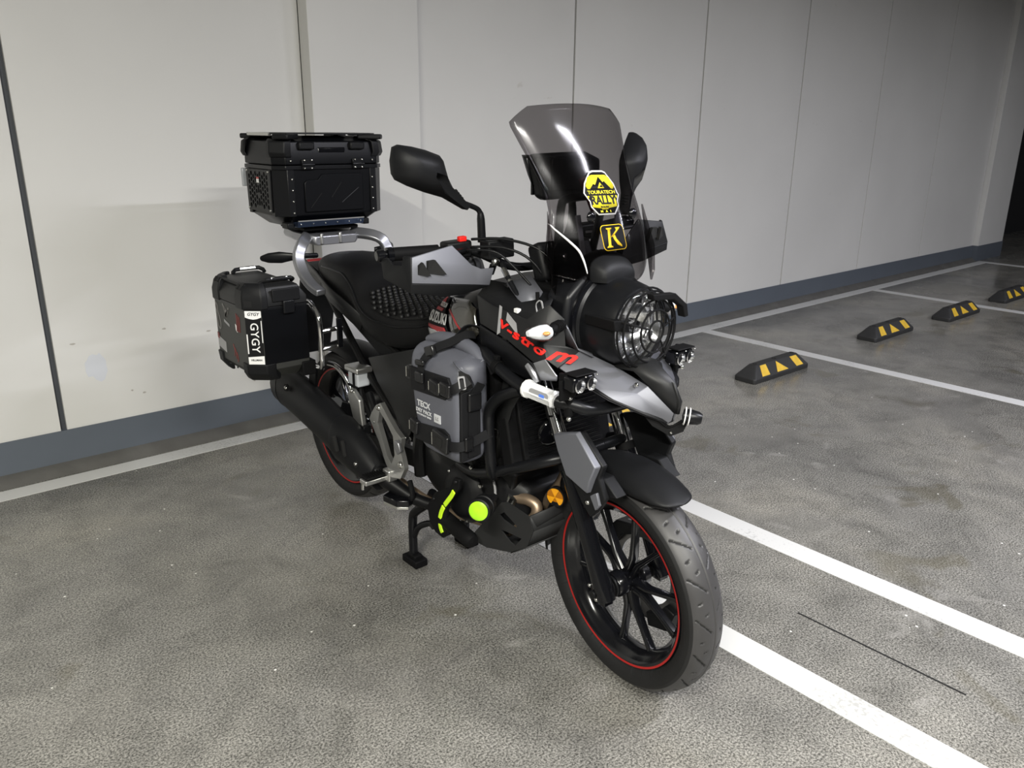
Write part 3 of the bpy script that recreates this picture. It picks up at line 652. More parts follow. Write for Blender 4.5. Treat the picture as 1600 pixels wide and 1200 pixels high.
# ---- windscreen
ZB, ZT = 1.075, 1.500
HW = [(1.06, 0.150), (1.10, 0.172), (1.14, 0.186), (1.20, 0.173), (1.25, 0.159), (1.30, 0.154), (1.36, 0.166), (1.40, 0.177), (1.450, 0.190), (1.470, 0.188), (1.51, 0.172)]
YO = [(1.06, 0.026), (1.25, 0.026), (1.45, 0.0), (1.51, 0.0)]
XC = [(1.06, -0.092), (1.12, -0.100), (1.18, -0.118), (1.26, -0.152), (1.36, -0.195), (1.50, -0.252)]
BOW = [(1.06, 0.085), (1.2, 0.070), (1.45, 0.045), (1.51, 0.040)]
def scr_x(y, z):
    s = abs(y-lerp(YO, z))/0.18; return lerp(XC, z)-lerp(BOW, z)*(0.30*max(0, s-0.20)*1.25+0.70*s*s)
rows = []
NZ, NS = 34, 28
for i in range(NZ+1):
    t = i/NZ; row = []
    for j in range(NS+1):
        s = -1+2*j/NS
        zt = ZT-0.014*abs(s)**2-0.030*max(0.0, abs(s)-0.80)/0.20; zb = ZB-0.0*s+0.03*abs(s)**3
        z = zb+(zt-zb)*t; hw = lerp(HW, z)
        y = s*hw+lerp(YO, z)
        row.append(V((scr_x(y, z), y, z)))
    rows.append(row)
ws = mk('windscreen', G().loft(rows, cap=False, closed=False), 'smoke', bike, solid=0.003, ang=0, off=0, label='tall smoked touring windscreen')
def scr_fn(cy, cz, tilt=0.0, off=0.003):
    def fn(p):
        c, s = math.cos(tilt), math.sin(tilt)
        # as seen from the front the rider's left is on the viewer's right
        y = cy+p[0]*c-p[1]*s; z = cz+p[0]*s+p[1]*c
        sl_ = (scr_x(cy, cz+0.04)-scr_x(cy, cz-0.04))/0.08
        return V((scr_x(cy, cz)+sl_*(z-cz)+off+p[2], y, z))
    return fn
def grid_poly(poly, n=1):
    # subdivide outline so that a sticker bends with the screen
    o = []
    for a, b in zip(poly, poly[1:]+poly[:1]):
        for k in range(n): o.append((a[0]+(b[0]-a[0])*k/n, a[1]+(b[1]-a[1])*k/n))
    return o
tf_ = scr_fn(0.006, 1.292, -0.02)
tf = lambda p: tf_((p[0]*1.22, p[1]*0.86, p[2]))
oct_ = [(-0.022, 0.058), (-0.012, 0.062), (0.016, 0.062), (0.024, 0.058), (0.042, 0.026), (0.047, 0.0), (0.050, -0.004), (0.042, -0.022), (0.042, -0.036), (0.026, -0.058), (-0.022, -0.058), (-0.038, -0.036), (-0.038, -0.022), (-0.050, 0.002), (-0.042, 0.028)]
stk = mk('rally_sticker', flat_g(oct_, tf, 0, 0.0006), 'white', ws, fix=False, ang=0, label='yellow and black eight sided rally sticker')
mk('sticker_black', flat_g([(x*0.93, y*0.93) for x, y in oct_], tf, 0.0006, 0.0010), 'decal_black', stk, fix=False, ang=0)
mk('sticker_yellow', flat_g([(-0.030, 0.044), (-0.018, 0.050), (0.020, 0.050), (0.030, 0.043), (0.040, 0.020), (0.036, 0.012), (-0.036, 0.012), (-0.040, 0.020)], tf, 0.0010, 0.0013), 'yellow', stk, fix=False, ang=0)
mk('sticker_yellow', flat_g([(-0.033, -0.006), (0.033, -0.006), (0.037, -0.022), (0.036, -0.036), (0.010, -0.040), (0.008, -0.043), (-0.008, -0.043), (-0.010, -0.040), (-0.034, -0.036), (-0.033, -0.022)], tf, 0.0010, 0.0013), 'yellow', stk, fix=False, ang=0)
for s in (-1, 1): mk('sticker_yellow', flat_g([(s*0.036, -0.006), (s*0.042, -0.006), (s*0.041, -0.016)][::s], tf, 0.0010, 0.0013), 'yellow', stk, fix=False, ang=0)
mk('sticker_mountain', flat_g([(-0.030, 0.012), (-0.018, 0.026), (-0.013, 0.023), (0.000, 0.045), (0.010, 0.030), (0.014, 0.033), (0.030, 0.012)], tf, 0.0013, 0.0016), 'decal_black', stk, fix=False, ang=0)
mk('sticker_mountain', flat_g([(-0.008, 0.014), (0.001, 0.030), (0.011, 0.014)], tf, 0.0016, 0.0019), 'yellow', stk, fix=False, ang=0)
mk('sticker_mountain', flat_g([(-0.003, 0.017), (0.004, 0.024), (0.007, 0.017)], tf, 0.0019, 0.0022), 'decal_black', stk, fix=False, ang=0)
def lab(t, y, size, m, par, fn, z=0.0013, bold=0.0, sx=1.0, shear=0.0, x=0.0, space=1.0):
    mk('lettering', text_g(t, size, lambda p: fn((p[0]+x, p[1]+y, p[2]+z+0.0003)), h=0.0006, bold=bold, sx=sx, shear=shear, space=space), m, par, fix=False, ang=0)
lab('TOURATECH', 0.003, 0.0125, 'yellow', stk, tf, 0.0012, 0.0002, 1.05)
lab('RALLY', -0.019, 0.031, 'decal_black', stk, tf, 0.0015, 0.0011, 0.80)
lab('ROUW', -0.0365, 0.0065, 'decal_black', stk, tf, 0.0015, 0.0002, 1.1)
lab('M   A   I', -0.0485, 0.008, 'yellow', stk, tf, 0.0012, 0.0002, 1.1)
kf_ = scr_fn(0.008, 1.190, 0.0, 0.0045)
kf = lambda p: kf_((p[0]*0.98, p[1]*0.90, p[2]))
ks = mk('square_sticker', flat_g(rrect(0.082, 0.066, 0.012), kf, 0, 0.0006), 'klim', ws, fix=False, ang=0, label='black and yellow sticker with a letter K')
mk('sticker_black', flat_g(rrect(0.0785, 0.0625, 0.011), kf, 0.0006, 0.0010), 'decal_black', ks, fix=False, ang=0)
def kpoly(pts): mk('sticker_letter', flat_g([(x+y*0.18, y) for x, y in pts], kf, 0.0010, 0.0014), 'klim', ks, fix=False, ang=0)
kpoly([(-0.026, 0.025), (-0.006, 0.025), (-0.007, 0.022), (-0.011, 0.020), (-0.011, -0.020), (-0.006, -0.022), (-0.004, -0.025), (-0.026, -0.025), (-0.024, -0.022), (-0.020, -0.020), (-0.020, 0.020), (-0.025, 0.022)])
kpoly([(-0.010, 0.001), (0.010, 0.018), (0.009, 0.022), (0.006, 0.025), (0.024, 0.025), (0.021, 0.021), (-0.001, 0.003)])
kpoly([(-0.005, 0.006), (0.003, 0.009), (0.010, -0.004), (0.027, -0.021), (0.028, -0.026), (0.012, -0.019), (0.001, -0.006)])
# white tube standing in for the bright reflection along the inner screen edge
mk('screen_edge_glint', G().tube([(scr_x(yy, zz)+0.003, yy, zz) for yy, zz in ((-0.142, 1.226), (-0.136, 1.221), (-0.130, 1.213), (-0.119, 1.201), (-0.102, 1.182), (-0.086, 1.162), (-0.079, 1.141), (-0.076, 1.124), (-0.073, 1.108))], [0.0008, 0.0016, 0.002, 0.0024, 0.0028, 0.003, 0.0026, 0.002, 0.0012], 8, sm=4), 'white', bike, ang=0, label='thin white line imitating a reflection on the screen edge')
# screen brackets with knobs
for s in (-1, 1):
    g = G().prism([(-0.205, s*0.120, 1.03), (-0.205, s*0.112, 1.16), (-0.195, s*0.100, 1.20), (-0.185, s*0.055, 1.20), (-0.165, s*0.060, 1.09), (-0.150, s*0.080, 1.03)],
                  [(-0.197, s*0.124, 1.03), (-0.197, s*0.116, 1.16), (-0.187, s*0.104, 1.20), (-0.177, s*0.055, 1.20), (-0.157, s*0.062, 1.09), (-0.142, s*0.082, 1.03)])
    b = mk('screen_bracket', g, 'gloss_black', bike, bevel=0.002)
    mk('bracket_knob', G().lathe([(0.0005, 0.016), (0.010, 0.014), (0.0125, 0.004), (0.0125, -0.004)], (-0.182, s*0.095, 1.142), (0.85, s*0.5, 0.1), 12), 'gloss_black', b)
    mk('bolt', G().lathe([(0.0005, 0.003), (0.006, 0.003), (0.0065, 0.006), (0.010, 0.006), (0.0105, 0.0)], (-0.176, s*0.094, 1.085), (0.85, s*0.5, 0.1), 16), 'alu_trim', b)
    rd = mk('screen_strut', G().tube([(-0.155, s*0.045, 1.09), (-0.190, s*0.062+(0.016 if s < 0 else 0.036), 1.24)], 0.006, 8, flat=((0, 1, 0), 0.016, 0.006)), 'grey_matte', bike, bevel=0.001)
    mk('strut_knob', G().ell((scr_x(0.062, 1.240)+0.004, s*0.064+(0.016 if s < 0 else 0.036), 1.240), (0.008, 0.014, 0.014), 12, 8), 'gloss_black', rd)
    mk('side_deflector', G().prism([(scr_x(0.16, 1.24)-0.012, s*0.168, 1.255), (scr_x(0.16, 1.15)-0.014, s*0.190, 1.15), (scr_x(0.16, 1.09)-0.014, s*0.186, 1.085), (scr_x(0.16, 1.07)-0.01, s*0.174, 1.060), (scr_x(0.15, 1.12)-0.006, s*0.170, 1.12)],
       [(scr_x(0.16, 1.24)-0.008, s*0.170, 1.255), (scr_x(0.16, 1.15)-0.008, s*0.194, 1.15), (scr_x(0.16, 1.09)-0.008, s*0.190, 1.085), (scr_x(0.16, 1.07)-0.006, s*0.177, 1.060), (scr_x(0.15, 1.12)-0.002, s*0.173, 1.12)]).tf(Matrix.Translation((0, 0.024, 0))), 'smoke', ws)
# instrument stalk and inner cross bar behind the screen
mk('instrument_bracket', G().tube([(-0.30, -0.03, 1.08), (-0.27, -0.035, 1.16), (-0.25, -0.045, 1.255), (-0.25, -0.02, 1.275), (-0.25, 0.10, 1.275), (-0.26, 0.11, 1.24), (-0.29, 0.10, 1.08)], 0.011, 10, sm=3), 'satin_black', bike)
mk('instrument_cluster', G().box((-0.285, 0.0, 1.115), (0.05, 0.19, 0.10), Matrix.Rotation(R(-22), 3, 'Y')), 'black_plastic', bike, bevel=0.012)
mk('inner_tube', G().tube([(-0.235, 0.012, 1.325), (-0.205, 0.030, 1.245)], 0.011, 10), 'plum', bike, label='dark red tube behind the screen')
mk('cockpit_tray', G().box((-0.25, 0, 1.04), (0.16, 0.22, 0.06)), 'matte_black', bike, bevel=0.01)
# ---- handlebar with controls (turned with the fork)
bar = mk('handlebar', G().tube([(-0.475, -0.40, 1.155), (-0.455, -0.26, 1.150), (-0.435, -0.17, 1.140), (-0.405, -0.08, 1.095), (-0.40, 0, 1.085), (-0.405, 0.08, 1.095), (-0.435, 0.17, 1.140), (-0.455, 0.26, 1.150), (-0.475, 0.40, 1.155)], 0.0115, 14, sm=4).tf(ST), 'satin_black', bike, ang=60)
for s in (-1, 1):
    mk('grip', G().tube([(-0.474, s*0.385, 1.155), (-0.457, s*0.265, 1.150)], 0.0175, 16).tf(ST), 'matte_black', bar)
    mk('bar_end', G().lathe([(0.0005, 0.040), (0.012, 0.040), (0.015, 0.036), (0.015, 0.020), (0.011, 0.018), (0.011, 0.014), (0.019, 0.012), (0.019, -0.002), (0.0005, -0.002)], (-0.476, s*0.388, 1.155), (-0.1, s, 0), 20).tf(ST), 'gloss_black', bar)
    sw = mk('switch_housing', G().box((-0.448, s*0.215, 1.150), (0.046, 0.075, 0.046)).tf(ST), 'black_plastic', bar, bevel=0.007)
    lv = mk('lever', G().tube([(-0.425, s*0.20, 1.150), (-0.410, s*0.235, 1.150), (-0.405, s*0.30, 1.150), (-0.415, s*0.385, 1.150)], [0.009, 0.008, 0.006, 0.007], 8, sm=3).tf(ST), 'satin_black', bar)
    # hand guard; the left one has its shade put into a darker colour
    y = lambda v: s*(v+(0.072 if s > 0 else 0.0))
    fr_ = [(-0.375, y(0.382), 1.160), (-0.362, y(0.275), 1.178), (-0.362, y(0.221), 1.122), (-0.362, y(0.193), 1.108), (-0.360, y(0.155), 1.106), (-0.362, y(0.170), 1.062), (-0.352, y(0.216), 1.072), (-0.360, y(0.394), 1.100)]
    hg = mk('hand_guard', G().add(fr_, [(0, 1, 2, 7), (2, 3, 6, 7), (3, 4, 5, 6)]).tf(ST), 'grey_matte' if s < 0 else 'panel_dark', bike, solid=0.006, bevel=0.002, ang=20, label='grey and black hand guard' if s < 0 else 'hand guard coloured dark to imitate its shade')
    lo = [(-0.361, y(0.394), 1.098), (-0.353, y(0.216), 1.070), (-0.362, y(0.170), 1.060), (-0.372, y(0.244), 1.046), (-0.372, y(0.304), 1.050), (-0.365, y(0.396), 1.074)]
    sd = [(-0.376, y(0.384), 1.162), (-0.361, y(0.395), 1.099), (-0.366, y(0.397), 1.073), (-0.470, y(0.418), 1.098), (-0.472, y(0.420), 1.150), (-0.450, y(0.412), 1.152), (-0.432, y(0.408), 1.136), (-0.400, y(0.400), 1.138), (-0.395, y(0.396), 1.162)]
    mk('guard_lower', G().add(lo, [(0, 1, 2, 3, 4, 5)]).add(sd, [(0, 1, 7, 8), (1, 2, 3, 6, 7), (3, 4, 5, 6)]).tf(ST), 'black_plastic', hg, solid=0.006, bevel=0.002, ang=20)
    for k, (a, b_) in enumerate(((0.375, 0.362), (0.350, 0.318))):
        q = [(-0.3735+0.001*k, y(a), 1.118+k*0.000), (-0.3685, y(a-0.004), 1.140+k*0.008), (-0.367, y(b_+0.010*k), 1.147+k*0.002), (-0.360, y(b_-0.016), 1.112-k*0.002)]
        mk('guard_vent', G().prism([V(p)+V((0.000, 0, 0)) for p in q], [V(p)+V((0.011, 0, 0)) for p in q]).tf(ST), 'dark_gap', hg)
    mk('guard_mount', G().tube([(-0.385, y(0.150), 1.09), (-0.405, y(0.13), 1.10)], 0.010, 8).tf(ST), 'matte_black', hg)
    # mirrors
    y = lambda v: s*v
    MT = ST if s < 0 else ST @ Matrix.Translation((-0.40, 0.350, 1.338)) @ Matrix.Rotation(R(32), 4, 'Z') @ Matrix.Rotation(R(22), 4, 'X') @ Matrix.Translation((0.42, -0.315, -1.360))
    stem = mk('mirror_stem', G().tube([(-0.42, y(0.152), 1.165), (-0.42, y(0.152), 1.225), (-0.42, y(0.156), 1.245), (-0.42, y(0.200), 1.262), (-0.42, y(0.240), 1.295)][:2]+[(-0.42, y(0.155), 1.243), (-0.42, y(0.168), 1.255), (-0.42, y(0.215 if s < 0 else 0.255), 1.275)], [0.0115, 0.0105, 0.007, 0.0068, 0.0068], 12, sm=3).tf(ST), 'satin_black', bike)
    out = [(0.384, 1.416), (0.369, 1.421), (0.335, 1.415), (0.298, 1.405), (0.262, 1.391), (0.252, 1.378), (0.241, 1.335), (0.228, 1.308), (0.190, 1.262), (0.200, 1.253), (0.225, 1.268), (0.255, 1.287), (0.305, 1.304), (0.351, 1.323), (0.383, 1.340), (0.391, 1.355), (0.392, 1.385)]
    c = V((0, 0.315, 1.360)); rings = []
    for sc_, xx in ((1.0, -0.437), (1.0, -0.428), (0.96, -0.418), (0.80, -0.398), (0.55, -0.383), (0.25, -0.377)):
        rings.append([V((xx if k not in (7, 8, 9, 10) else max(min(xx, -0.405), -0.432), y(c.y+(p[0]-c.y)*(sc_ if k not in (8, 9) else 1)), c.z+(p[1]-c.z)*(sc_ if k not in (8, 9) else 1))) for k, p in enumerate(out)])
    ms = mk('mirror', G().loft(rings).tf(MT), 'black_plastic', bike, ang=50, label='black rear view mirror, shell side')
    mk('mirror_glass', G().prism([(-0.4385, y(c.y+(p[0]-c.y)*0.93), c.z+(p[1]-c.z)*0.93) for k, p in enumerate(out) if k not in (7, 8, 9, 10)], [(-0.4375, y(c.y+(p[0]-c.y)*0.93), c.z+(p[1]-c.z)*0.93) for k, p in enumerate(out) if k not in (7, 8, 9, 10)]).tf(MT), 'chrome', ms)
    for k in range(4):
        p = V((-0.418, y(0.232-0.006*k), 1.297-0.006*k)); mk('neck_rib', G().tube([p, p+V((0, y(-0.0022), -0.0022))], 0.0135-0.0008*k, 10).tf(MT), 'satin_black', ms)
mk('kill_switch', G().box((-0.432, -0.205, 1.178), (0.016, 0.022, 0.014)).tf(ST), 'red_text', bar, bevel=0.003, label='red engine stop switch')
mk('brake_reservoir', G().box((-0.385, -0.128, 1.150), (0.045, 0.080, 0.048)).tf(ST), 'black_plastic', bike, bevel=0.004)
mk('banjo_bolt', G().tube([(-0.37, -0.155, 1.118), (-0.365, -0.140, 1.118)], 0.010, 8).dome((-0.36, -0.150, 1.122), (0.5, -0.5, 0.6), 0.010, 0.010).tf(ST), 'bolt', bike)
# cables and hoses
cab = [([(-0.43, -0.19, 1.168), (-0.36, -0.14, 1.172), (-0.28, -0.09, 1.150), (-0.23, -0.06, 1.09), (-0.22, -0.05, 1.02)], 0.0036), ([(-0.42, -0.20, 1.150), (-0.35, -0.15, 1.152), (-0.29, -0.11, 1.125), (-0.25, -0.08, 1.06), (-0.24, -0.07, 1.0)], 0.0036),
       ([(-0.41, -0.22, 1.145), (-0.35, -0.18, 1.145), (-0.32, -0.15, 1.115), (-0.27, -0.12, 1.06)], 0.003),
       ([(-0.36, -0.145, 1.112), (-0.335, -0.150, 1.085), (-0.275, -0.155, 1.030), (-0.240, -0.150, 1.00)], 0.0065)]
for p, r_ in cab: mk('control_cable', G().tube(p, r_, 8, sm=5), 'satin_black', bike, ang=0)
mk('hose_ferrule', G().tube([(-0.350, -0.148, 1.098), (-0.330, -0.151, 1.080)], 0.0078, 10).tube([(-0.322, -0.151, 1.073), (-0.318, -0.151, 1.069)], 0.0078, 10), 'bolt', bike)
mk('camera_stalk', G().tube([(-0.215, -0.150, 1.000), (-0.215, -0.150, 1.045)], 0.0015, 6).tube([(-0.215, -0.150, 1.035), (-0.217, -0.150, 1.058)], 0.005, 8), 'matte_black', bike)
mk('relay_plug', G().box((-0.245, -0.190, 1.012), (0.016, 0.012, 0.012)), 'white', bike, bevel=0.002)
mk('relay_plug', G().box((-0.135, -0.115, 1.030), (0.014, 0.012, 0.014)), 'white', bike, bevel=0.003)
for k in range(2): mk('loose_wire', G().tube([(-0.185, -0.172-0.004*k, 1.005), (-0.190, -0.178, 1.035), (-0.178+0.004*k, -0.174, 1.045), (-0.170, -0.17, 1.01)], 0.0013, 5, sm=5), 'decal_grey', bike, ang=0)
# ---- crash bars with lamps
cb = mk('crash_bar', G().tube([(-0.50, -0.15, 0.860), (-0.36, -0.205, 0.884), (-0.275, -0.222, 0.862), (-0.185, -0.225, 0.838), (-0.100, -0.215, 0.826), (-0.05, -0.185, 0.818), (-0.02, -0.12, 0.800), (-0.02, 0.12, 0.800), (-0.05, 0.185, 0.818), (-0.185, 0.225, 0.838), (-0.36, 0.205, 0.884), (-0.50, 0.15, 0.860)], 0.0155, 14, sm=4), 'satin_black', bike, ang=60, label='black tubular engine crash bar')
for s in (-1, 1):
    mk('crash_bar_strut', G().tube([(-0.190, s*0.222, 0.826), (-0.265, s*0.225, 0.790), (-0.312, s*0.222, 0.745), (-0.328, s*0.215, 0.690), (-0.335, s*0.200, 0.560), (-0.36, s*0.17, 0.520)], 0.0155, 14, sm=4), 'satin_black', cb, ang=60)
    mk('lower_crash_bar', G().tube([(-0.52, s*0.17, 0.505), (-0.40, s*0.185, 0.520), (-0.20, s*0.17, 0.610), (-0.13, s*0.10, 0.640), (-0.12, 0, 0.645)], 0.015, 14, sm=4), 'satin_black', cb, ang=60)
    for q in ((-0.285, 0.222, 0.866),):
        mk('bar_clamp', G().tube([(q[0]-0.008, s*q[1], q[2]+0.001), (q[0]+0.008, s*q[1], q[2]-0.003)], 0.0185, 14).box((q[0], s*(q[1]), q[2]+0.022), (0.014, 0.012, 0.012)), 'matte_black', cb, bevel=0.001)
    # strobe lamp sleeve on the bar
    a, b_ = V((-0.160, s*0.2265, 0.838)), V((-0.075, s*0.212, 0.828))
    sl = mk('strobe_lamp', G().tube([a, a.lerp(b_, 0.06), a.lerp(b_, 0.12), a.lerp(b_, 0.88), a.lerp(b_, 0.94), b_], [0.019, 0.023, 0.021, 0.021, 0.023, 0.018], 8), 'bright_lens', bike, ang=30, label='clear strobe lamp strapped on the crash bar')
    mk('lamp_clip', G().tube([a+V((-0.003, 0, 0)), a+V((0.003, 0, 0))], 0.0235, 12), 'white', sl)
    dirv = (b_-a).normalized(); n_ = V((0.35, s*0.9, 0.25)).normalized()
    fn = frame(a.lerp(b_, 0.5)+n_*0.0195, dirv*(1 if s < 0 else -1), (0, 0, 1))
    mk('lamp_window', flat_g(rrect(0.058, 0.019, 0.008), fn, 0, 0.0012), 'decal_grey', sl)
    mk('lamp_mark', flat_g(rrect(0.016, 0.011, 0.004), lambda p, fn=fn: fn((p[0]+0.010, p[1]-0.002, p[2])), 0.0012, 0.002), 'blue', sl)
    # twin-lens auxiliary lamp
    c = V((-0.006, -0.208, 0.890)) if s < 0 else V((-0.020, 0.170, 0.884))
    al = mk('auxiliary_lamp', G().box(c, (0.036, 0.070, 0.036)), 'gloss_black', bike, bevel=0.005, label='small black twin lens auxiliary lamp')
    mk('lamp_shroud', G().box(c+V((0.005, 0, 0.023)), (0.040, 0.068, 0.004)).box(c+V((-0.020, s*0.028, 0.0)), (0.026, 0.010, 0.040)), 'matte_black', al, bevel=0.002)
    for q in (-0.019, 0.019):
        mk('lamp_cup', G().lathe([(0.0165, 0.005), (0.014, 0.006), (0.010, -0.003), (0.004, -0.005)], c+V((0.0195, q, -0.002)), (1, 0, 0), 18), 'reflector', al, fix=False)
        mk('lamp_lens', G().lathe([(0.0155, 0.004), (0.010, 0.009), (0.0005, 0.011)], c+V((0.0195, q, -0.002)), (1, 0, 0), 18), 'clear_lens', al, ang=0)
    for qy in (-0.036, 0, 0.036): mk('bolt', G().dome(c+V((0.021, qy, 0.016)), (1, 0, 0), 0.0025, 0.003), 'bolt', al)
    for k in range(4): mk('cooling_fin', G().box(c+V((-0.022, 0, -0.016+k*0.010)), (0.012, 0.07, 0.003)), 'matte_black', al)
    mk('lamp_bracket', G().tube([c+V((-0.015, s*-0.0, -0.018)), V((-0.050, s*0.195, 0.835)), V((-0.055, s*0.19, 0.790))], 0.011, 12).box(c+V((-0.02, s*0.026, -0.02)), (0.006, 0.03, 0.05)), 'matte_black', al, bevel=0.001)
    mk('bolt', G().dome((-0.043, s*0.200, 0.786), (0.6, s*0.6, -0.5), 0.0065, 0.006), 'bolt', al)
    mk('bolt', G().dome((-0.035, s*0.206, 0.842), (0.8, s*0.6, 0.0), 0.0065, 0.006), 'bolt', al)
# V bracket and horn below the beak tip
mk('horn_bracket', G().prism([(0.050, -0.055, 0.800), (0.075, -0.036, 0.764), (0.103, 0.0, 0.737), (0.124, 0.022, 0.750), (0.128, 0.034, 0.776), (0.118, 0.026, 0.776), (0.100, 0.004, 0.757), (0.078, -0.024, 0.782)], [(0.046, -0.053, 0.804), (0.071, -0.034, 0.768), (0.099, 0.002, 0.741), (0.120, 0.024, 0.754), (0.124, 0.036, 0.780), (0.114, 0.028, 0.780), (0.096, 0.006, 0.761), (0.074, -0.022, 0.786)]), 'matte_black', bike, bevel=0.001)
mk('bolt', G().dome((0.104, 0.000, 0.748), (0.7, -0.6, 0.4), 0.004, 0.003), 'bolt', bike)
hn = mk('beak_lamp', G().lathe([(0.0005, -0.026), (0.017, -0.024), (0.019, -0.008), (0.016, 0.012), (0.012, 0.020), (0.010, 0.016), (0.0005, 0.014)], (0.140, 0.034, 0.789), (0.75, 0.62, -0.12), 22), 'satin_black', bike, label='small black lamp under the beak tip')
for k in (-0.020, -0.010): mk('lamp_ring', G().lathe([(0.0215, -0.0015), (0.0225, 0), (0.0215, 0.0015), (0.0195, 0)], V((0.140, 0.034, 0.789))+V((0.75, 0.62, -0.12)).normalized()*k, (0.75, 0.62, -0.12), 24, closed=True), 'white', hn)
for k in range(2): mk('bracket_wire', G().tube([(0.085, -0.03, 0.783), (0.098, -0.006, 0.765-0.004*k), (0.112, 0.014, 0.770), (0.125, 0.028, 0.782)], 0.0016, 6, sm=4), 'matte_black', bike, ang=0)
# ---- radiator, horn and shrouds
rad = mk('radiator', G().box((-0.285, 0, 0.672), (0.030, 0.300, 0.215), Matrix.Rotation(R(-14), 3, 'Y')), 'matte_black', bike, bevel=0.004)
for k in range(17): mk('radiator_fin', G().box(V((-0.268, 0, 0.672))+Matrix.Rotation(R(-14), 3, 'Y') @ V((0, 0, -0.092+k*0.0115)), (0.006, 0.270, 0.0035)), 'engine', rad)
for s in (-1, 1): mk('radiator_tank', G().box((-0.300, s*0.168, 0.668), (0.045, 0.040, 0.235), Matrix.Rotation(R(-14), 3, 'Y')), 'matte_black', rad, bevel=0.006)
mk('air_duct', G().prism([(-0.33, a, b) for a, b in ((-0.17, 0.56), (0.17, 0.56), (0.19, 0.80), (-0.19, 0.80))], [(-0.36, a, b) for a, b in ((-0.17, 0.56), (0.17, 0.56), (0.19, 0.84), (-0.19, 0.84))]), 'matte_black', rad)
hr = mk('horn', G().lathe([(0.0005, 0.012), (0.010, 0.012), (0.012, 0.007), (0.034, 0.004), (0.038, 0.0), (0.038, -0.008), (0.030, -0.02), (0.0005, -0.022)], (-0.235, -0.075, 0.668), (0.93, -0.2, -0.22), 32), 'gloss_black', bike)
mk('horn_rim', G().lathe([(0.0375, 0.002), (0.0395, 0.004), (0.0395, -0.002), (0.0375, -0.004)], (-0.235, -0.075, 0.668), (0.93, -0.2, -0.22), 32, closed=True), 'steel', hr)
mk('bolt', G().dome(V((-0.235, -0.075, 0.668))+V((0.93, -0.2, -0.22)).normalized()*0.012, (0.93, -0.2, -0.22), 0.006, 0.005), 'bolt', hr)
mk('horn_wire', G().tube([(-0.13, -0.20, 0.81), (-0.17, -0.15, 0.745), (-0.215, -0.11, 0.725), (-0.235, -0.10, 0.715)], 0.003, 6, sm=4), 'matte_black', bike, ang=0)
g = G().add([(-0.300,-0.185,0.835),(-0.205,-0.202,0.828),(-0.225,-0.198,0.795),(-0.262,-0.190,0.748),(-0.292,-0.182,0.690),(-0.312,-0.172,0.600),(-0.345,-0.172,0.575),(-0.330,-0.188,0.690),(-0.300,-0.198,0.775)], [(0,1,2,8),(8,2,3,7),(7,3,4),(7,4,5,6)])
both('radiator_shroud', g, 'panel_dark', solid=0.004, ang=24)
for s in (-1,): mk('shroud_emblem', G().lathe([(0.011, 0.0), (0.013, 0.001), (0.013, -0.001), (0.011, -0.002)], (-0.335, -0.186, 0.660), (0.1, -1, 0), 18, closed=True, a0=0.3, a1=None), 'steel', bike)
# ---------------------------------------------------------------- tank, seat, chassis
def holed(outer, holes, fn, th):
    c = bpy.data.curves.new('h', 'CURVE'); c.dimensions = '2D'; c.fill_mode = 'BOTH'; c.extrude = th/2
    for ring in [outer]+list(holes):
        s = c.splines.new('POLY'); s.points.add(len(ring)-1); s.use_cyclic_u = True
        for p, q in zip(s.points, ring): p.co = (q[0], q[1], 0, 1)
    o = bpy.data.objects.new('h', c); COL.objects.link(o)
    me = bpy.data.meshes.new_from_object(o.evaluated_get(bpy.context.evaluated_depsgraph_get()))
    g = G(); g.add([fn((v.co.x, v.co.y, v.co.z)) for v in me.vertices], [list(p.vertices) for p in me.polygons])
    bpy.data.objects.remove(o); bpy.data.curves.remove(c); bpy.data.meshes.remove(me)
    return g
TK = [(-0.78, 0.095, 0.905, 0.80), (-0.72, 0.145, 0.955, 0.79), (-0.66, 0.170, 0.990, 0.80), (-0.60, 0.180, 1.010, 0.80), (-0.54, 0.186, 1.030, 0.81), (-0.44, 0.192, 1.045, 0.83), (-0.37, 0.178, 1.030, 0.85), (-0.34, 0.150, 1.005, 0.88)]
def ring(hw, zt, zb):
    p = [(0.0, zt), (0.5*hw, zt-0.006), (0.80*hw, zt-0.028), (0.95*hw, zt-0.065), (hw, zt-0.105), (0.98*hw, zb+0.04), (0.80*hw, zb)]
    return p+[(-a, b) for a, b in p[:0:-1]]
tank = mk('fuel_tank', G().loft([[V((x, -a, b)) for a, b in ring(hw, zt, zb)] for x, hw, zt, zb in TK]), 'gloss_black', bike, ang=50, sub=1, label='gloss black fuel tank')
def tank_y(x, z):
    hw = lerp([(a, b) for a, b, c, d in TK], x); zt = lerp([(a, c) for a, b, c, d in TK], x); zb = lerp([(a, d) for a, b, c, d in TK], x)
    return hw*lerp([(zb, 0.80), (zb+0.04, 0.98), (zt-0.105, 1.0), (zt-0.065, 0.95), (zt-0.028, 0.80), (zt, 0.4)], z)
def tank_poly(name, poly, m, off=0.001, sgn=-1, par=tank):
    pts = grid_poly(poly, 6); c = V((sum(p[0] for p in pts)/len(pts), sum(p[1] for p in pts)/len(pts)))
    f = lambda p, o: V((p[0], sgn*(tank_y(p[0], p[1])+o), p[1]))
    def pull(p, t): return (c[0]+(p[0]-c[0])*t, c[1]+(p[1]-c[1])*t)
    n_ = len(pts); rings = [[f(pull(p, t), off) for p in pts] for t in (1.0, 0.72, 0.44, 0.18)]
    g_ = G().loft(rings, cap=False); k0 = len(g_.v); g_.v.append(f(c, off))
    for i in range(n_): g_.f.append([3*n_+i, 3*n_+(i+1) % n_, k0]); g_.m.append(0)
    mk(name, g_, m, par, solid=0.0008, off=0)
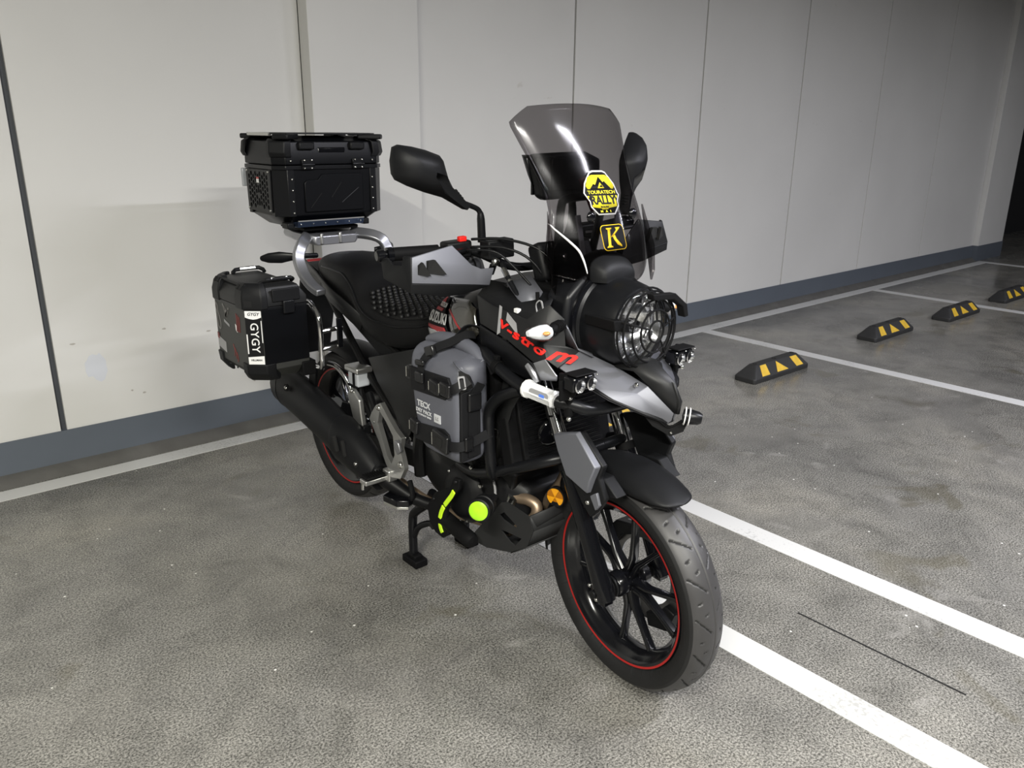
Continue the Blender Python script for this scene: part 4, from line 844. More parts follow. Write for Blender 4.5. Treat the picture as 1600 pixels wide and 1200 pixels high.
tank_poly('knee_decal', [(-0.612, 0.985), (-0.578, 0.988), (-0.560, 0.930), (-0.528, 0.872), (-0.645, 0.855), (-0.672, 0.900)], 'decal_black', 0.003)
tank_poly('red_stripe', [(-0.612, 0.982), (-0.600, 0.984), (-0.585, 0.960), (-0.620, 0.960)], 'decal_red', 0.0048)
tank_poly('red_stripe', [(-0.632, 0.955), (-0.582, 0.958), (-0.585, 0.950), (-0.634, 0.947)], 'decal_red', 0.0048)
tank_poly('red_stripe', [(-0.664, 0.902), (-0.560, 0.908), (-0.532, 0.872), (-0.556, 0.867), (-0.576, 0.896), (-0.662, 0.894)], 'decal_red', 0.0048)
tank_poly('grey_patch', [(-0.660, 0.889), (-0.582, 0.893), (-0.562, 0.866), (-0.645, 0.856)], 'decal_grey', 0.0048)
tl = lambda x0, z0, dx, dz: (lambda p: V((x0+p[0]*dx, -(tank_y(x0+p[0]*dx, z0+p[0]*dz+p[1])+0.0062+p[2]), z0+p[0]*dz+p[1])))
mk('lettering', text_g('SUZUKI', 0.040, tl(-0.604, 0.928, 1, 0.06), h=0.0008, bold=0.0012, sx=0.80), 'white', tank, fix=False, ang=0)
mk('lettering', text_g('V-STROM', 0.016, tl(-0.592, 0.966, 1, 0.06), h=0.0008, bold=0.0004, sx=0.72), 'white', tank, fix=False, ang=0)
tank_poly('gloss_panel', [(-0.560, 0.992), (-0.470, 1.000), (-0.425, 0.985), (-0.400, 0.925), (-0.430, 0.893), (-0.515, 0.893)], 'tank_gloss', 0.005)
tank_poly('red_stripe', [(-0.545, 0.962), (-0.540, 0.966), (-0.440, 0.900), (-0.450, 0.898)], 'decal_red', 0.0058)
# seat
SE = [(-0.66, 0.935, 0.070, 0.920, 0.850), (-0.72, 0.922, 0.105, 0.898, 0.815), (-0.78, 0.908, 0.130, 0.878, 0.785), (-0.88, 0.898, 0.158, 0.862, 0.758), (-1.00, 0.905, 0.166, 0.866, 0.768), (-1.08, 0.925, 0.162, 0.888, 0.790), (-1.12, 0.965, 0.156, 0.925, 0.805), (-1.155, 1.000, 0.150, 0.960, 0.825), (-1.22, 1.015, 0.144, 0.985, 0.845), (-1.34, 1.015, 0.130, 0.985, 0.875), (-1.46, 1.005, 0.108, 0.978, 0.905), (-1.53, 0.985, 0.080, 0.965, 0.925)]
def sring(x, zt, hw, ze, zb):
    p = [(0, zt), (0.4*hw, zt-0.001), (0.72*hw, zt-0.010), (0.93*hw, ze), (hw, ze-0.022), (0.985*hw, (ze+zb)/2-0.01), (0.93*hw, zb+0.005), (0.75*hw, zb)]
    return [V((x, -a, b)) for a, b in p]+[V((x, a, b)) for a, b in p[:0:-1]]
seat = mk('seat', G().loft([sring(*s) for s in SE]), 'seat', bike, ang=55, sub=1, label='stepped black seat')
def seat_z(x, y):
    zt = lerp(sorted([(a, b) for a, b, c, d, e in SE]), x); hw = lerp(sorted([(a, c) for a, b, c, d, e in SE]), x); ze = lerp(sorted([(a, d) for a, b, c, d, e in SE]), x)
    return lerp([(0, zt), (0.4*hw, zt-0.002), (0.72*hw, zt-0.012), (0.93*hw, ze-0.002), (hw, ze-0.022)], abs(y)), hw
rows = []
for i in range(17):
    x = -0.70-0.385*i/16; hw = seat_z(x, 0)[1]*0.90*(1-0.30*max(0, (i-11)/5)**2)
    rows.append([V((x, hw*(-1+2*j/16), seat_z(x, hw*(-1+2*j/16))[0]+0.004)) for j in range(17)])
cov_ = mk('seat_cover', G().loft(rows, cap=False, closed=False), 'mesh_cover', seat, solid=0.004, ang=60, label='black honeycomb seat cover')
g = G()
for i in range(18):
    x = -0.72-0.0205*i
    for j in range(-9, 10):
        y = (j+(0.5 if i % 2 else 0))*0.0205; z, hw = seat_z(x, y)
        if abs(y) > hw*0.90*(1-0.30*max(0, ((-x-0.70)/0.385*16-11)/5)**2): continue
        g.lathe([(0.0088, 0.002), (0.0080, 0.0085), (0.0046, 0.0120), (0.0004, 0.0128)], (x, y, z+0.004), (0, y*1.5, 1), 7)
mk('cover_studs', g, 'mesh_cover', cov_, kind='stuff', ang=70)
mk('seat_piping', G().tube([V((x, -seat_z(x, 0)[1]*0.985, lerp(sorted([(a, d) for a, b, c, d, e in SE]), x)-0.018)) for x in [-0.70-0.04*k for k in range(19)]], 0.0028, 6, sm=2), 'satin_black', seat, ang=0)
# side covers, frame, subframe
g = G().add([(-1.060,-0.148,0.705),(-0.900,-0.165,0.755),(-0.760,-0.165,0.800),(-0.700,-0.165,0.820),(-0.690,-0.172,0.640),(-0.745,-0.176,0.565),(-0.800,-0.174,0.488),(-0.870,-0.176,0.580),(-0.985,-0.160,0.640)], [(0,1,7,8),(1,2,5,7),(2,3,4,5),(7,5,6)])
both('side_cover', g, 'panel_dark', solid=0.006, bevel=0.003, ang=30, label='matte black side cover below the seat')
g = G().add([(-0.69,-0.160,0.825),(-0.56,-0.168,0.870),(-0.40,-0.175,0.870),(-0.36,-0.165,0.80),(-0.42,-0.15,0.70),(-0.69,-0.150,0.650)], [(0,1,2,3,4,5)])
both('frame_cover', g, 'matte_black', solid=0.006)
for s in (-1, 1):
    mk('frame_spar', G().tube([(-0.33, s*0.06, 0.95), (-0.45, s*0.12, 0.80), (-0.62, s*0.14, 0.66), (-0.78, s*0.13, 0.52), (-0.80, s*0.12, 0.36)], 0.022, 10, sm=3), 'frame_black', bike)
    mk('subframe_tube', G().tube([(-0.80, s*0.11, 0.70), (-1.10, s*0.12, 0.82), (-1.45, s*0.10, 0.92)], 0.014, 10), 'frame_black', bike)
    mk('subframe_tube', G().tube([(-0.82, s*0.13, 0.48), (-1.05, s*0.135, 0.62), (-1.30, s*0.125, 0.82), (-1.42, s*0.11, 0.90)], 0.013, 10, sm=3), 'frame_black', bike)
    mk('swingarm_beam', G().tube([(-0.82, s*0.10, 0.40), (-1.05, s*0.115, 0.385), (-1.425, s*0.115, 0.335), (-1.50, s*0.115, 0.328)], 0.02, 8, flat=((0, 1, 0), 0.030, 0.060), sm=2), 'engine', bike, bevel=0.004)
mk('rear_axle', G().tube([RAX+V((0, -0.14, 0)), RAX+V((0, 0.14, 0))], 0.012, 12), 'bolt', bike)
mk('rear_hugger', G().loft([[RAX+V((math.cos(R(a))*(0.335-0.030*(abs(s_)**2)), s_*0.085, math.sin(R(a))*(0.335-0.030*(abs(s_)**2)))) for s_ in [-1+0.25*k for k in range(9)]] for a in range(30, 116, 7)], cap=False, closed=False), 'black_plastic', bike, solid=0.004)
mk('tail_underside', G().loft([[V((x, a*hw, zb+(zt-zb)*b)) for a, b in ((-1, 0.2), (-0.8, 0), (0.8, 0), (1, 0.2), (1, 1), (-1, 1))] for x, hw, zb, zt in ((-0.80, 0.11, 0.60, 0.80), (-1.05, 0.12, 0.70, 0.83), (-1.30, 0.11, 0.80, 0.90), (-1.62, 0.07, 0.88, 0.95))]), 'black_plastic', bike, bevel=0.004)
mk('tail_cover', G().add([(-1.06,-0.160,0.845),(-1.30,-0.150,0.905),(-1.62,-0.085,0.965),(-1.64,-0.07,0.925),(-1.32,-0.140,0.850),(-1.10,-0.150,0.790)], [(0,1,4,5),(1,2,3,4)]), 'panel_dark', bike, solid=0.005)
mk('tail_cover', G().add([(-1.06,0.160,0.845),(-1.30,0.150,0.905),(-1.62,0.085,0.965),(-1.64,0.07,0.925),(-1.32,0.140,0.850),(-1.10,0.150,0.790)], [(0,1,4,5),(1,2,3,4)]), 'panel_dark', bike, solid=0.005)
mk('tail_lamp', G().box((-1.655, 0, 0.93), (0.03, 0.11, 0.045)), 'decal_red', bike, bevel=0.008)
mk('plate_holder', G().box((-1.72, 0, 0.72), (0.015, 0.16, 0.36), Matrix.Rotation(R(18), 3, 'Y')), 'black_plastic', bike, bevel=0.004)
# grab rail and carrier
for s in (-1, 1):
    yo = -0.012
    mk('grab_rail', G().tube([(-1.285, s*0.176+yo, 0.895), (-1.335, s*0.184+yo, 0.912), (-1.395, s*0.186+yo, 0.950), (-1.428, s*0.184+yo, 0.998), (-1.440, s*0.165+yo, 1.038), (-1.475, s*0.130+yo, 1.055), (-1.54, s*0.09+yo, 1.058)], 0.014, 8, sm=3, flat=((0, 1, 0), 0.040, 0.024)), 'silver_paint', bike, bevel=0.005, label='silver cast grab rail')
mk('luggage_carrier', G().loft([[V((x, a*hw-0.012, z+b)) for a, b in ((-1, -0.012), (-0.92, -0.024), (0.92, -0.024), (1, -0.012), (0.96, 0.010), (-0.96, 0.010))] for x, hw, z in ((-1.485, 0.085, 1.050), (-1.50, 0.100, 1.054), (-1.60, 0.12, 1.062), (-1.72, 0.10, 1.064))]), 'silver_paint', bike, bevel=0.004, label='silver luggage carrier plate')
for yy in (-0.075, 0.02): mk('carrier_band', G().box((-1.486, yy*0.8-0.012, 1.050), (0.012, 0.012, 0.040)), 'alloy', bike, bevel=0.003)
mk('case_mount_plate', G().box((-1.60, -0.02, 1.086), (0.20, 0.22, 0.012)), 'matte_black', bike, bevel=0.003)
# rear indicators
for s in (-1, 1):
    mk('rear_indicator', G().loft([[V((-1.44-t*0.12, s*(0.12+t*0.16), 1.0-t*0.012))+V((math.cos(a)*r_*0.8, math.cos(a)*r_*-s*0.5, math.sin(a)*r_)) for a in [2*math.pi*k/14 for k in range(14)]] for t, r_ in ((0, 0.009), (0.35, 0.010), (0.48, 0.015), (0.65, 0.021), (0.85, 0.018), (0.97, 0.010), (1.0, 0.002))]), 'satin_black', bike, ang=0)
# ---- engine
eng = mk('engine', G().loft([[V((x, a*hw, zb+(zt-zb)*b)) for a, b in ((-0.8, 0), (0.8, 0), (1, 0.2), (1, 0.8), (0.8, 1), (-0.8, 1), (-1, 0.8), (-1, 0.2))] for x, hw, zb, zt in ((-0.30, 0.10, 0.36, 0.47), (-0.36, 0.135, 0.31, 0.52), (-0.60, 0.145, 0.29, 0.56), (-0.76, 0.13, 0.33, 0.58), (-0.80, 0.09, 0.38, 0.54))]), 'engine', bike, bevel=0.01, label='black parallel engine block')
mk('cylinder_block', G().prism([(x, -0.125, z) for x, z in ((-0.52, 0.50), (-0.34, 0.46), (-0.30, 0.62), (-0.36, 0.78), (-0.52, 0.80), (-0.56, 0.62))], [(x, 0.125, z) for x, z in ((-0.52, 0.50), (-0.34, 0.46), (-0.30, 0.62), (-0.36, 0.78), (-0.52, 0.80), (-0.56, 0.62))]), 'engine', eng, bevel=0.012)
for k in range(6): mk('cylinder_fin', G().box((-0.42, 0, 0.53+0.025*k), (0.22, 0.275, 0.006), Matrix.Rotation(R(-14), 3, 'Y')), 'engine', eng)
cc = mk('clutch_cover', G().lathe([(0.0005, 0.030), (0.055, 0.030), (0.072, 0.022), (0.085, 0.006), (0.092, 0.0), (0.092, -0.02)], (-0.53, -0.145, 0.40), (0, -1, 0), 32), 'engine', eng)
for k in range(8):
    a = R(45*k+10); mk('bolt', G().dome((-0.53+0.086*math.cos(a), -0.148, 0.40+0.086*math.sin(a)), (0, -1, 0), 0.006, 0.007, 8), 'engine' if k % 3 else 'bolt', cc)
mk('generator_cover', G().lathe([(0.0005, 0.034), (0.055, 0.032), (0.080, 0.012), (0.088, -0.02)], (-0.54, 0.145, 0.40), (0, 1, 0), 32), 'engine', eng)
mk('starter_hose', G().tube([(-0.46, -0.15, 0.50), (-0.44, -0.17, 0.535), (-0.45, -0.175, 0.575), (-0.43, -0.15, 0.60)], 0.012, 10, sm=4), 'matte_black', eng)
for q in ((-0.405, -0.178, 0.508), (-0.44, -0.188, 0.525), (-0.415, -0.175, 0.473)): mk('bolt', G().dome(q, (0.4, -0.9, 0.1), 0.0075, 0.008), 'bolt', eng)
mk('oil_filter_cover', G().tube([(-0.36, -0.115, 0.40), (-0.335, -0.118, 0.455)], 0.017, 14), 'steel', eng)
mk('spark_lead', G().tube([(-0.40, -0.14, 0.49), (-0.385, -0.145, 0.45), (-0.40, -0.15, 0.41)], 0.004, 6, sm=4), 'decal_grey', eng, ang=0)
# slider with lime end, guard plate with lime strips, lower roll
sc0 = V((-0.292, -0.278, 0.475)); sa = V((0.52, -0.84, 0.12)).normalized()
sld = mk('frame_slider', G().lathe([(0.012, -0.12), (0.014, -0.062), (0.030, -0.058), (0.032, -0.048), (0.032, -0.034), (0.029, -0.032), (0.029, -0.026), (0.032, -0.024), (0.032, -0.002), (0.028, 0.001), (0.0005, 0.001)], sc0, sa, 28), 'black_plastic', bike, label='black frame slider with lime end')
mk('slider_cap', G().lathe([(0.0265, 0.0005), (0.0265, 0.003), (0.020, 0.006), (0.0005, 0.0075)], sc0, sa, 28), 'lime_lens', sld, label='fluorescent lime reflector cap')
pl = [(-0.500, 0.478), (-0.472, 0.480), (-0.478, 0.446), (-0.515, 0.405), (-0.540, 0.360), (-0.545, 0.310), (-0.530, 0.280), (-0.560, 0.258), (-0.598, 0.262), (-0.628, 0.284), (-0.640, 0.336), (-0.598, 0.396), (-0.520, 0.440)]
gp = mk('engine_guard_plate', G().exy(pl, -0.208, -0.194), 'matte_black', bike, bevel=0.003, label='black engine guard plate with lime strips')
arcp = [(-0.494, 0.440), (-0.508, 0.418), (-0.528, 0.394), (-0.546, 0.372), (-0.560, 0.348), (-0.568, 0.326), (-0.570, 0.306), (-0.566, 0.290), (-0.556, 0.276)]
for i0, i1 in ((0, 3), (3, 6), (6, 8)):
    pts = [V((arcp[i][0], -0.210, arcp[i][1])) for i in range(i0, i1+1)]
    pts[0] = pts[0].lerp(pts[1], 0.14); pts[-1] = pts[-1].lerp(pts[-2], 0.14)
    mk('lime_strip', G().tube(pts, 0.01, 6, sm=2, flat=((1, 0, 0), 0.015, 0.005)), 'lime', gp, bevel=0.002, label='fluorescent lime strip')
mk('plate_bolt', G().dome((-0.486, -0.210, 0.470), (0, -1, 0), 0.006, 0.005).dome((-0.60, -0.210, 0.375), (0, -1, 0), 0.005, 0.004), 'engine', gp)
mk('guard_roll', G().lathe([(0.0005, -0.004), (0.018, 0.0), (0.024, 0.010), (0.024, 0.145), (0.019, 0.158), (0.0005, 0.162)], (-0.588, -0.190, 0.318), (0.97, 0.0, -0.16), 24), 'matte_black', bike, ang=50)
# header pipes
mk('header_pipe', G().tube([(-0.36, -0.075, 0.540), (-0.372, -0.095, 0.500), (-0.358, -0.105, 0.465), (-0.332, -0.105, 0.447), (-0.298, -0.098, 0.450), (-0.272, -0.090, 0.440), (-0.268, -0.095, 0.412), (-0.295, -0.105, 0.378), (-0.34, -0.105, 0.345), (-0.40, -0.09, 0.312), (-0.5, -0.06, 0.28), (-0.75, -0.11, 0.27), (-0.90, -0.17, 0.335)], 0.0165, 14, sm=4), 'header', bike, ang=60, label='heat tinted exhaust header pipe')
mk('header_pipe', G().tube([(-0.33, -0.02, 0.60), (-0.235, -0.02, 0.555), (-0.245, -0.022, 0.50), (-0.285, -0.025, 0.44), (-0.315, -0.02, 0.39), (-0.36, -0.02, 0.33), (-0.50, -0.03, 0.275)], 0.0165, 14, sm=4), 'header', bike, ang=60, label='heat tinted exhaust header pipe')
# skid plate
so = [(-0.528, 0.246), (-0.408, 0.374), (-0.345, 0.442), (-0.318, 0.452), (-0.228, 0.442), (-0.218, 0.400), (-0.250, 0.338), (-0.330, 0.284), (-0.442, 0.250)]
h1 = [(-0.362, 0.395), (-0.338, 0.413), (-0.286, 0.390), (-0.292, 0.380), (-0.345, 0.386)]
h2 = [(-0.362, 0.346), (-0.338, 0.350), (-0.270, 0.356), (-0.302, 0.318), (-0.325, 0.322)]
skd = mk('skid_plate', holed(so, [h1, h2], lambda p: V((p[0], -0.142-(p[1]-0.35)*0.12+p[2], p[1])), 0.004), 'skid_grey', bike, ang=30, label='dark grey aluminium skid plate')
mk('skid_side', holed(so, [h1, h2], lambda p: V((p[0], 0.142+(p[1]-0.35)*0.12+p[2], p[1])), 0.004), 'skid_grey', skd, ang=30)
fp = [(-0.345, 0.442), (-0.228, 0.442), (-0.218, 0.400), (-0.250, 0.338), (-0.330, 0.284), (-0.442, 0.250), (-0.528, 0.246)]
yk = lambda z: 0.142+(z-0.35)*0.12
for (xa, za), (xb, zb_) in zip(fp[1:], fp[2:]):
    mk('skid_sheet', G().add([(xa, -yk(za), za), (xa, yk(za), za), (xb, yk(zb_), zb_), (xb, -yk(zb_), zb_)], [(0, 1, 2, 3)]), 'skid_grey', skd, solid=0.004)
mk('skid_sheet', G().add([(-0.228, -0.150, 0.442), (-0.205, -0.09, 0.460), (-0.205, 0.09, 0.460), (-0.228, 0.150, 0.442), (-0.222, 0.140, 0.40), (-0.222, -0.140, 0.40)], [tuple(range(6))]), 'skid_grey', skd, solid=0.004)
# ---- centre stand
for s in (-1, 1):
    sd = mk('centre_stand_leg', G().tube([(-0.770, s*0.095, 0.300), (-0.800, s*0.100, 0.250), (-0.850, s*0.110, 0.205), (-0.872, s*0.112, 0.165), (-0.872, s*0.112, 0.02)], 0.0155, 12, sm=4), 'satin_black', bike, ang=60, label='black centre stand leg')
    mk('stand_foot', G().box((-0.866, s*0.112, 0.0145), (0.085, 0.050, 0.027)).box((-0.866, s*0.112, 0.030), (0.05, 0.034, 0.02)), 'matte_black', sd, bevel=0.004)
    mk('stand_brace', G().tube([(-0.866, s*0.112, 0.105), (-0.845, s*0.108, 0.145), (-0.800, s*0.098, 0.175), (-0.745, s*0.09, 0.19)], 0.011, 10, sm=3), 'satin_black', sd, ang=60)
mk('stand_crossbar', G().tube([(-0.745, -0.12, 0.195), (-0.745, 0.12, 0.195)], 0.013, 10), 'satin_black', bike)
# ---- footpeg hangers, pedal
hp = [(-0.938, 0.580), (-0.910, 0.594), (-0.862, 0.552), (-0.822, 0.522), (-0.790, 0.507), (-0.798, 0.470), (-0.782, 0.443), (-0.768, 0.412), (-0.790, 0.372), (-0.842, 0.360), (-0.884, 0.402), (-0.925, 0.458), (-0.985, 0.520), (-0.970, 0.545)]
hh = [(-0.918, 0.565), (-0.880, 0.538), (-0.842, 0.500), (-0.828, 0.440), (-0.845, 0.405), (-0.872, 0.425), (-0.900, 0.468), (-0.932, 0.520)]
for s in (-1, 1):
    hgr = mk('footpeg_hanger', holed(hp, [hh], lambda p, s=s: V((p[0], s*(0.188+max(0, 0.5-p[1])*0.08)+p[2], p[1])), 0.016), 'alloy', bike, bevel=0.003, ang=30, label='cast alloy footpeg hanger')
    mk('hanger_facet', G().exy([(-0.812, 0.500), (-0.792, 0.496), (-0.780, 0.470), (-0.800, 0.452), (-0.820, 0.474)], s*0.198, s*0.210), 'silver_paint', hgr, bevel=0.003)
    mk('bolt', G().dome((-0.920, s*0.197, 0.575), (0, s, 0), 0.010, 0.008).dome((-0.790, s*0.205, 0.420), (0, s, 0), 0.012, 0.009), 'bolt', hgr)
    mk('peg_clevis', G().box((-0.862, s*0.200, 0.362), (0.040, 0.034, 0.040)), 'alloy', hgr, bevel=0.005)
    pg = mk('footpeg', G().loft([[V((-0.880+a*0.020, s*yy, 0.352+b*0.010)) for a, b in ((-1, -0.8), (1, -0.8), (1, 0.8), (-1, 0.8))] for yy in (0.205, 0.285, 0.292)]), 'alloy', bike, bevel=0.003)
    rb = mk('peg_rubber', G().box((-0.880, s*0.246, 0.364), (0.040, 0.080, 0.012)), 'matte_black', pg, bevel=0.004)
    for k in range(9): mk('rubber_rib', G().box((-0.880, s*(0.212+k*0.0085), 0.371), (0.036, 0.004, 0.004)), 'matte_black', rb)
    mk('peg_feeler', G().tube([(-0.884, s*0.288, 0.350), (-0.886, s*0.289, 0.325)], 0.006, 8), 'bolt', pg)
bp_ = mk('brake_pedal', G().tube([(-0.800, -0.165, 0.350), (-0.770, -0.175, 0.310), (-0.800, -0.180, 0.282)], 0.009, 10, sm=3), 'engine', bike)
mk('pedal_pad', G().exz([(-0.855, -0.235), (-0.79, -0.225), (-0.765, -0.195), (-0.775, -0.172), (-0.840, -0.170), (-0.872, -0.195)], 0.278, 0.300), 'gloss_black', bp_, bevel=0.003)
mk('pedal_tread', G().exz([(-0.853, -0.233), (-0.79, -0.223), (-0.767, -0.195), (-0.776, -0.174), (-0.840, -0.172), (-0.870, -0.195)], 0.268, 0.277), 'alu_trim', bp_, bevel=0.001)
# rear master cylinder reservoir
rv = mk('brake_fluid_reservoir', G().box((-1.105, -0.160, 0.625), (0.066, 0.050, 0.048)), 'fluid', bike, bevel=0.006, label='translucent brake fluid reservoir')
mk('reservoir_cap', G().box((-1.107, -0.160, 0.660), (0.086, 0.062, 0.020)), 'alloy', rv, bevel=0.005)
mk('reservoir_band', G().box((-1.092, -0.188, 0.625), (0.007, 0.006, 0.050)).box((-1.105, -0.186, 0.602), (0.06, 0.006, 0.006)), 'matte_black', rv)
mk('reservoir_hose', G().tube([(-1.10, -0.16, 0.600), (-1.085, -0.165, 0.560), (-1.02, -0.165, 0.500), (-0.97, -0.16, 0.470)], 0.009, 8, sm=4), 'matte_black', bike)
mk('passenger_peg_bracket', G().exy([(-1.10, 0.60), (-1.05, 0.565), (-1.035, 0.475), (-1.06, 0.455), (-1.09, 0.47), (-1.13, 0.57)], -0.196, -0.178), 'alloy', bike, bevel=0.004)
mk('passenger_peg_arm', G().tube([(-1.06, -0.15, 0.58), (-0.98, -0.165, 0.50), (-0.92, -0.17, 0.45)], 0.015, 8).box((-1.045, -0.185, 0.465), (0.05, 0.03, 0.03)), 'engine', bike, bevel=0.003)
for q in ((-1.065, -0.200, 0.470), (-1.03, -0.200, 0.455), (-1.12, -0.190, 0.540), (-1.09, -0.198, 0.590), (-0.955, -0.19, 0.515)): mk('bolt', G().dome(q, (0.3, -1, 0), 0.008, 0.008), 'bolt', bike)
mk('shock_spring', G().tube([V((-0.93-0.05*t/40+0.030*math.cos(t*0.9), 0.030*math.sin(t*0.9), 0.42+0.24*t/40)) for t in range(41)], 0.006, 6), 'red', bike, ang=0)
# pannier rails
for s in (-1, 1):
    rl = mk('pannier_rail', G().tube([(-1.225, s*0.262, 0.880), (-1.185, s*0.270, 0.870), (-1.155, s*0.272, 0.845), (-1.147, s*0.272, 0.800), (-1.150, s*0.270, 0.737), (-1.170, s*0.262, 0.668), (-1.230, s*0.245, 0.650), (-1.40, s*0.25, 0.640), (-1.50, s*0.26, 0.70), (-1.50, s*0.262, 0.86), (-1.42, s*0.262, 0.882), (-1.225, s*0.262, 0.880)], 0.0088, 12, sm=4), 'chrome', bike, ang=60, label='polished steel pannier rail')
    mk('rail_brace', G().tube([(-1.235, s*0.205, 0.655), (-1.205, s*0.190, 0.648), (-1.165, s*0.175, 0.610), (-1.13, s*0.165, 0.540), (-1.08, s*0.16, 0.50)], 0.0095, 12, sm=4), 'chrome', rl, ang=60)
    for z in (0.735, 0.795): mk('rail_spacer', G().tube([(-1.150, s*0.268, z), (-1.150, s*0.190, z+0.004)], 0.008, 10), 'steel', rl)
    mk('rail_bracket', G().box((-1.12, s*0.215, 0.79), (0.008, 0.02, 0.10)), 'gloss_black', rl, bevel=0.002)
# ---- silencer on the right
mx = [(-1.555, 0.514, 0.048, 0.064), (-1.545, 0.515, 0.055, 0.072), (-1.48, 0.510, 0.058, 0.076), (-1.35, 0.490, 0.058, 0.078), (-1.20, 0.460, 0.056, 0.078), (-1.085, 0.428, 0.054, 0.074)]
def mring(x, z, a, b, y=-0.238, n=28):
    return [V((x+math.sin(R(12))*-b*math.sin(t)*0.4, y+a*math.cos(t)*abs(math.cos(t))**-0.15*0.97 if abs(math.cos(t)) > 1e-3 else y, z+b*math.sin(t))) for t in [2*math.pi*(k+0.5)/n for k in range(n)]]
mf = mk('silencer', G().loft([mring(*m_) for m_ in mx]), 'black_plastic', bike, ang=40, label='matte black exhaust silencer')
mx2 = [(-1.090, 0.430, 0.060, 0.080), (-1.082, 0.428, 0.062, 0.082), (-1.00, 0.398, 0.056, 0.074), (-0.93, 0.362, 0.046, 0.060), (-0.90, 0.345, 0.036, 0.045)]
sh = mk('silencer_shield', G().loft([mring(*m_, y=-0.238+(m_[0]+1.09)*0.12) for m_ in mx2]), 'black_plastic', mf, ang=40)
mk('shield_seam', G().loft([mring(x, z, a, b) for x, z, a, b in ((-1.502, 0.512, 0.0585, 0.0765), (-1.494, 0.511, 0.0588, 0.0768))]), 'satin_black', mf, ang=40)
for k in range(2):
    x = -1.045+k*0.032; z = lerp([(-1.09, 0.430), (-1.00, 0.398), (-0.93, 0.362)], x)
    mk('shield_slot', G().box((x, -0.238-0.056+0.012*k, z+0.022), (0.013, 0.012, 0.055), Matrix.Rotation(R(-20), 3, 'Y')), 'dark_gap', sh, bevel=0.003)
for q in ((-1.395, -0.297, 0.545), (-0.960, -0.270, 0.385)):
    mk('shield_bolt', G().lathe([(0.013, -0.006), (0.013, 0.001), (0.010, 0.001), (0.010, -0.003)], q, (0.1, -1, 0.2), 16), 'dark_gap', mf)
    mk('bolt', G().dome(q, (0.1, -1, 0.2), 0.0075, 0.006), 'bolt', mf)
mk('silencer_hanger', G().exy([(-1.36, 0.56), (-1.31, 0.555), (-1.29, 0.64), (-1.33, 0.65)], -0.225, -0.215), 'black_plastic', bike, bevel=0.002)
mk('link_pipe', G().tube([(-0.92, -0.215, 0.352), (-0.86, -0.19, 0.322), (-0.78, -0.15, 0.285), (-0.70, -0.10, 0.27)], [0.034, 0.026, 0.020, 0.018], 14, sm=3), 'engine', bike, ang=60)
mk('lower_hugger', G().exy([(-1.20, 0.52), (-1.12, 0.53), (-1.08, 0.46), (-1.16, 0.42), (-1.24, 0.45)], -0.180, -0.165), 'engine', bike, bevel=0.004)
# ================================================================ luggage
def oct_ring(cx, cy, hx, hy, ch, z, chb=None):
    """rectangle with chamfered corners; ch front corners (towards +x), chb rear"""
    c = ch; d = ch if chb is None else chb
    return [V((cx+hx, cy-hy+c, z)), V((cx+hx, cy+hy-c, z)), V((cx+hx-c, cy+hy, z)), V((cx-hx+d, cy+hy, z)), V((cx-hx, cy+hy-d, z)), V((cx-hx, cy-hy+d, z)), V((cx-hx+d, cy-hy, z)), V((cx+hx-c, cy-hy, z))]
# ---- top case
TC = thing('top_case', 'black riveted top case on the silver rear carrier', 'luggage case', (-1.62, -0.02, 1.0975))
cx, cy = -1.615, -0.02; HX, HY = 0.145, 0.212
body = mk('body', G().loft([oct_ring(cx, cy, HX-0.045, HY-0.055, 0.03, 1.098), oct_ring(cx, cy, HX-0.004, HY-0.004, 0.035, 1.140), oct_ring(cx, cy, HX, HY, 0.035, 1.312)]), 'case_black', TC, bevel=0.003)
lid = mk('lid', G().loft([oct_ring(cx, cy, HX+0.004, HY+0.004, 0.036, 1.314), oct_ring(cx, cy, HX+0.004, HY+0.004, 0.036, 1.345), oct_ring(cx, cy, HX-0.006, HY-0.006, 0.036, 1.393), oct_ring(cx, cy, HX-0.035, HY-0.035, 0.036, 1.402), oct_ring(cx, cy, HX-0.045, HY-0.045, 0.036, 1.411)]), 'case_black', TC, bevel=0.004)
mk('seal_band', G().loft([oct_ring(cx, cy, HX+0.006, HY+0.006, 0.036, 1.298), oct_ring(cx, cy, HX+0.006, HY+0.006, 0.036, 1.312)]), 'satin_black', body, bevel=0.002)
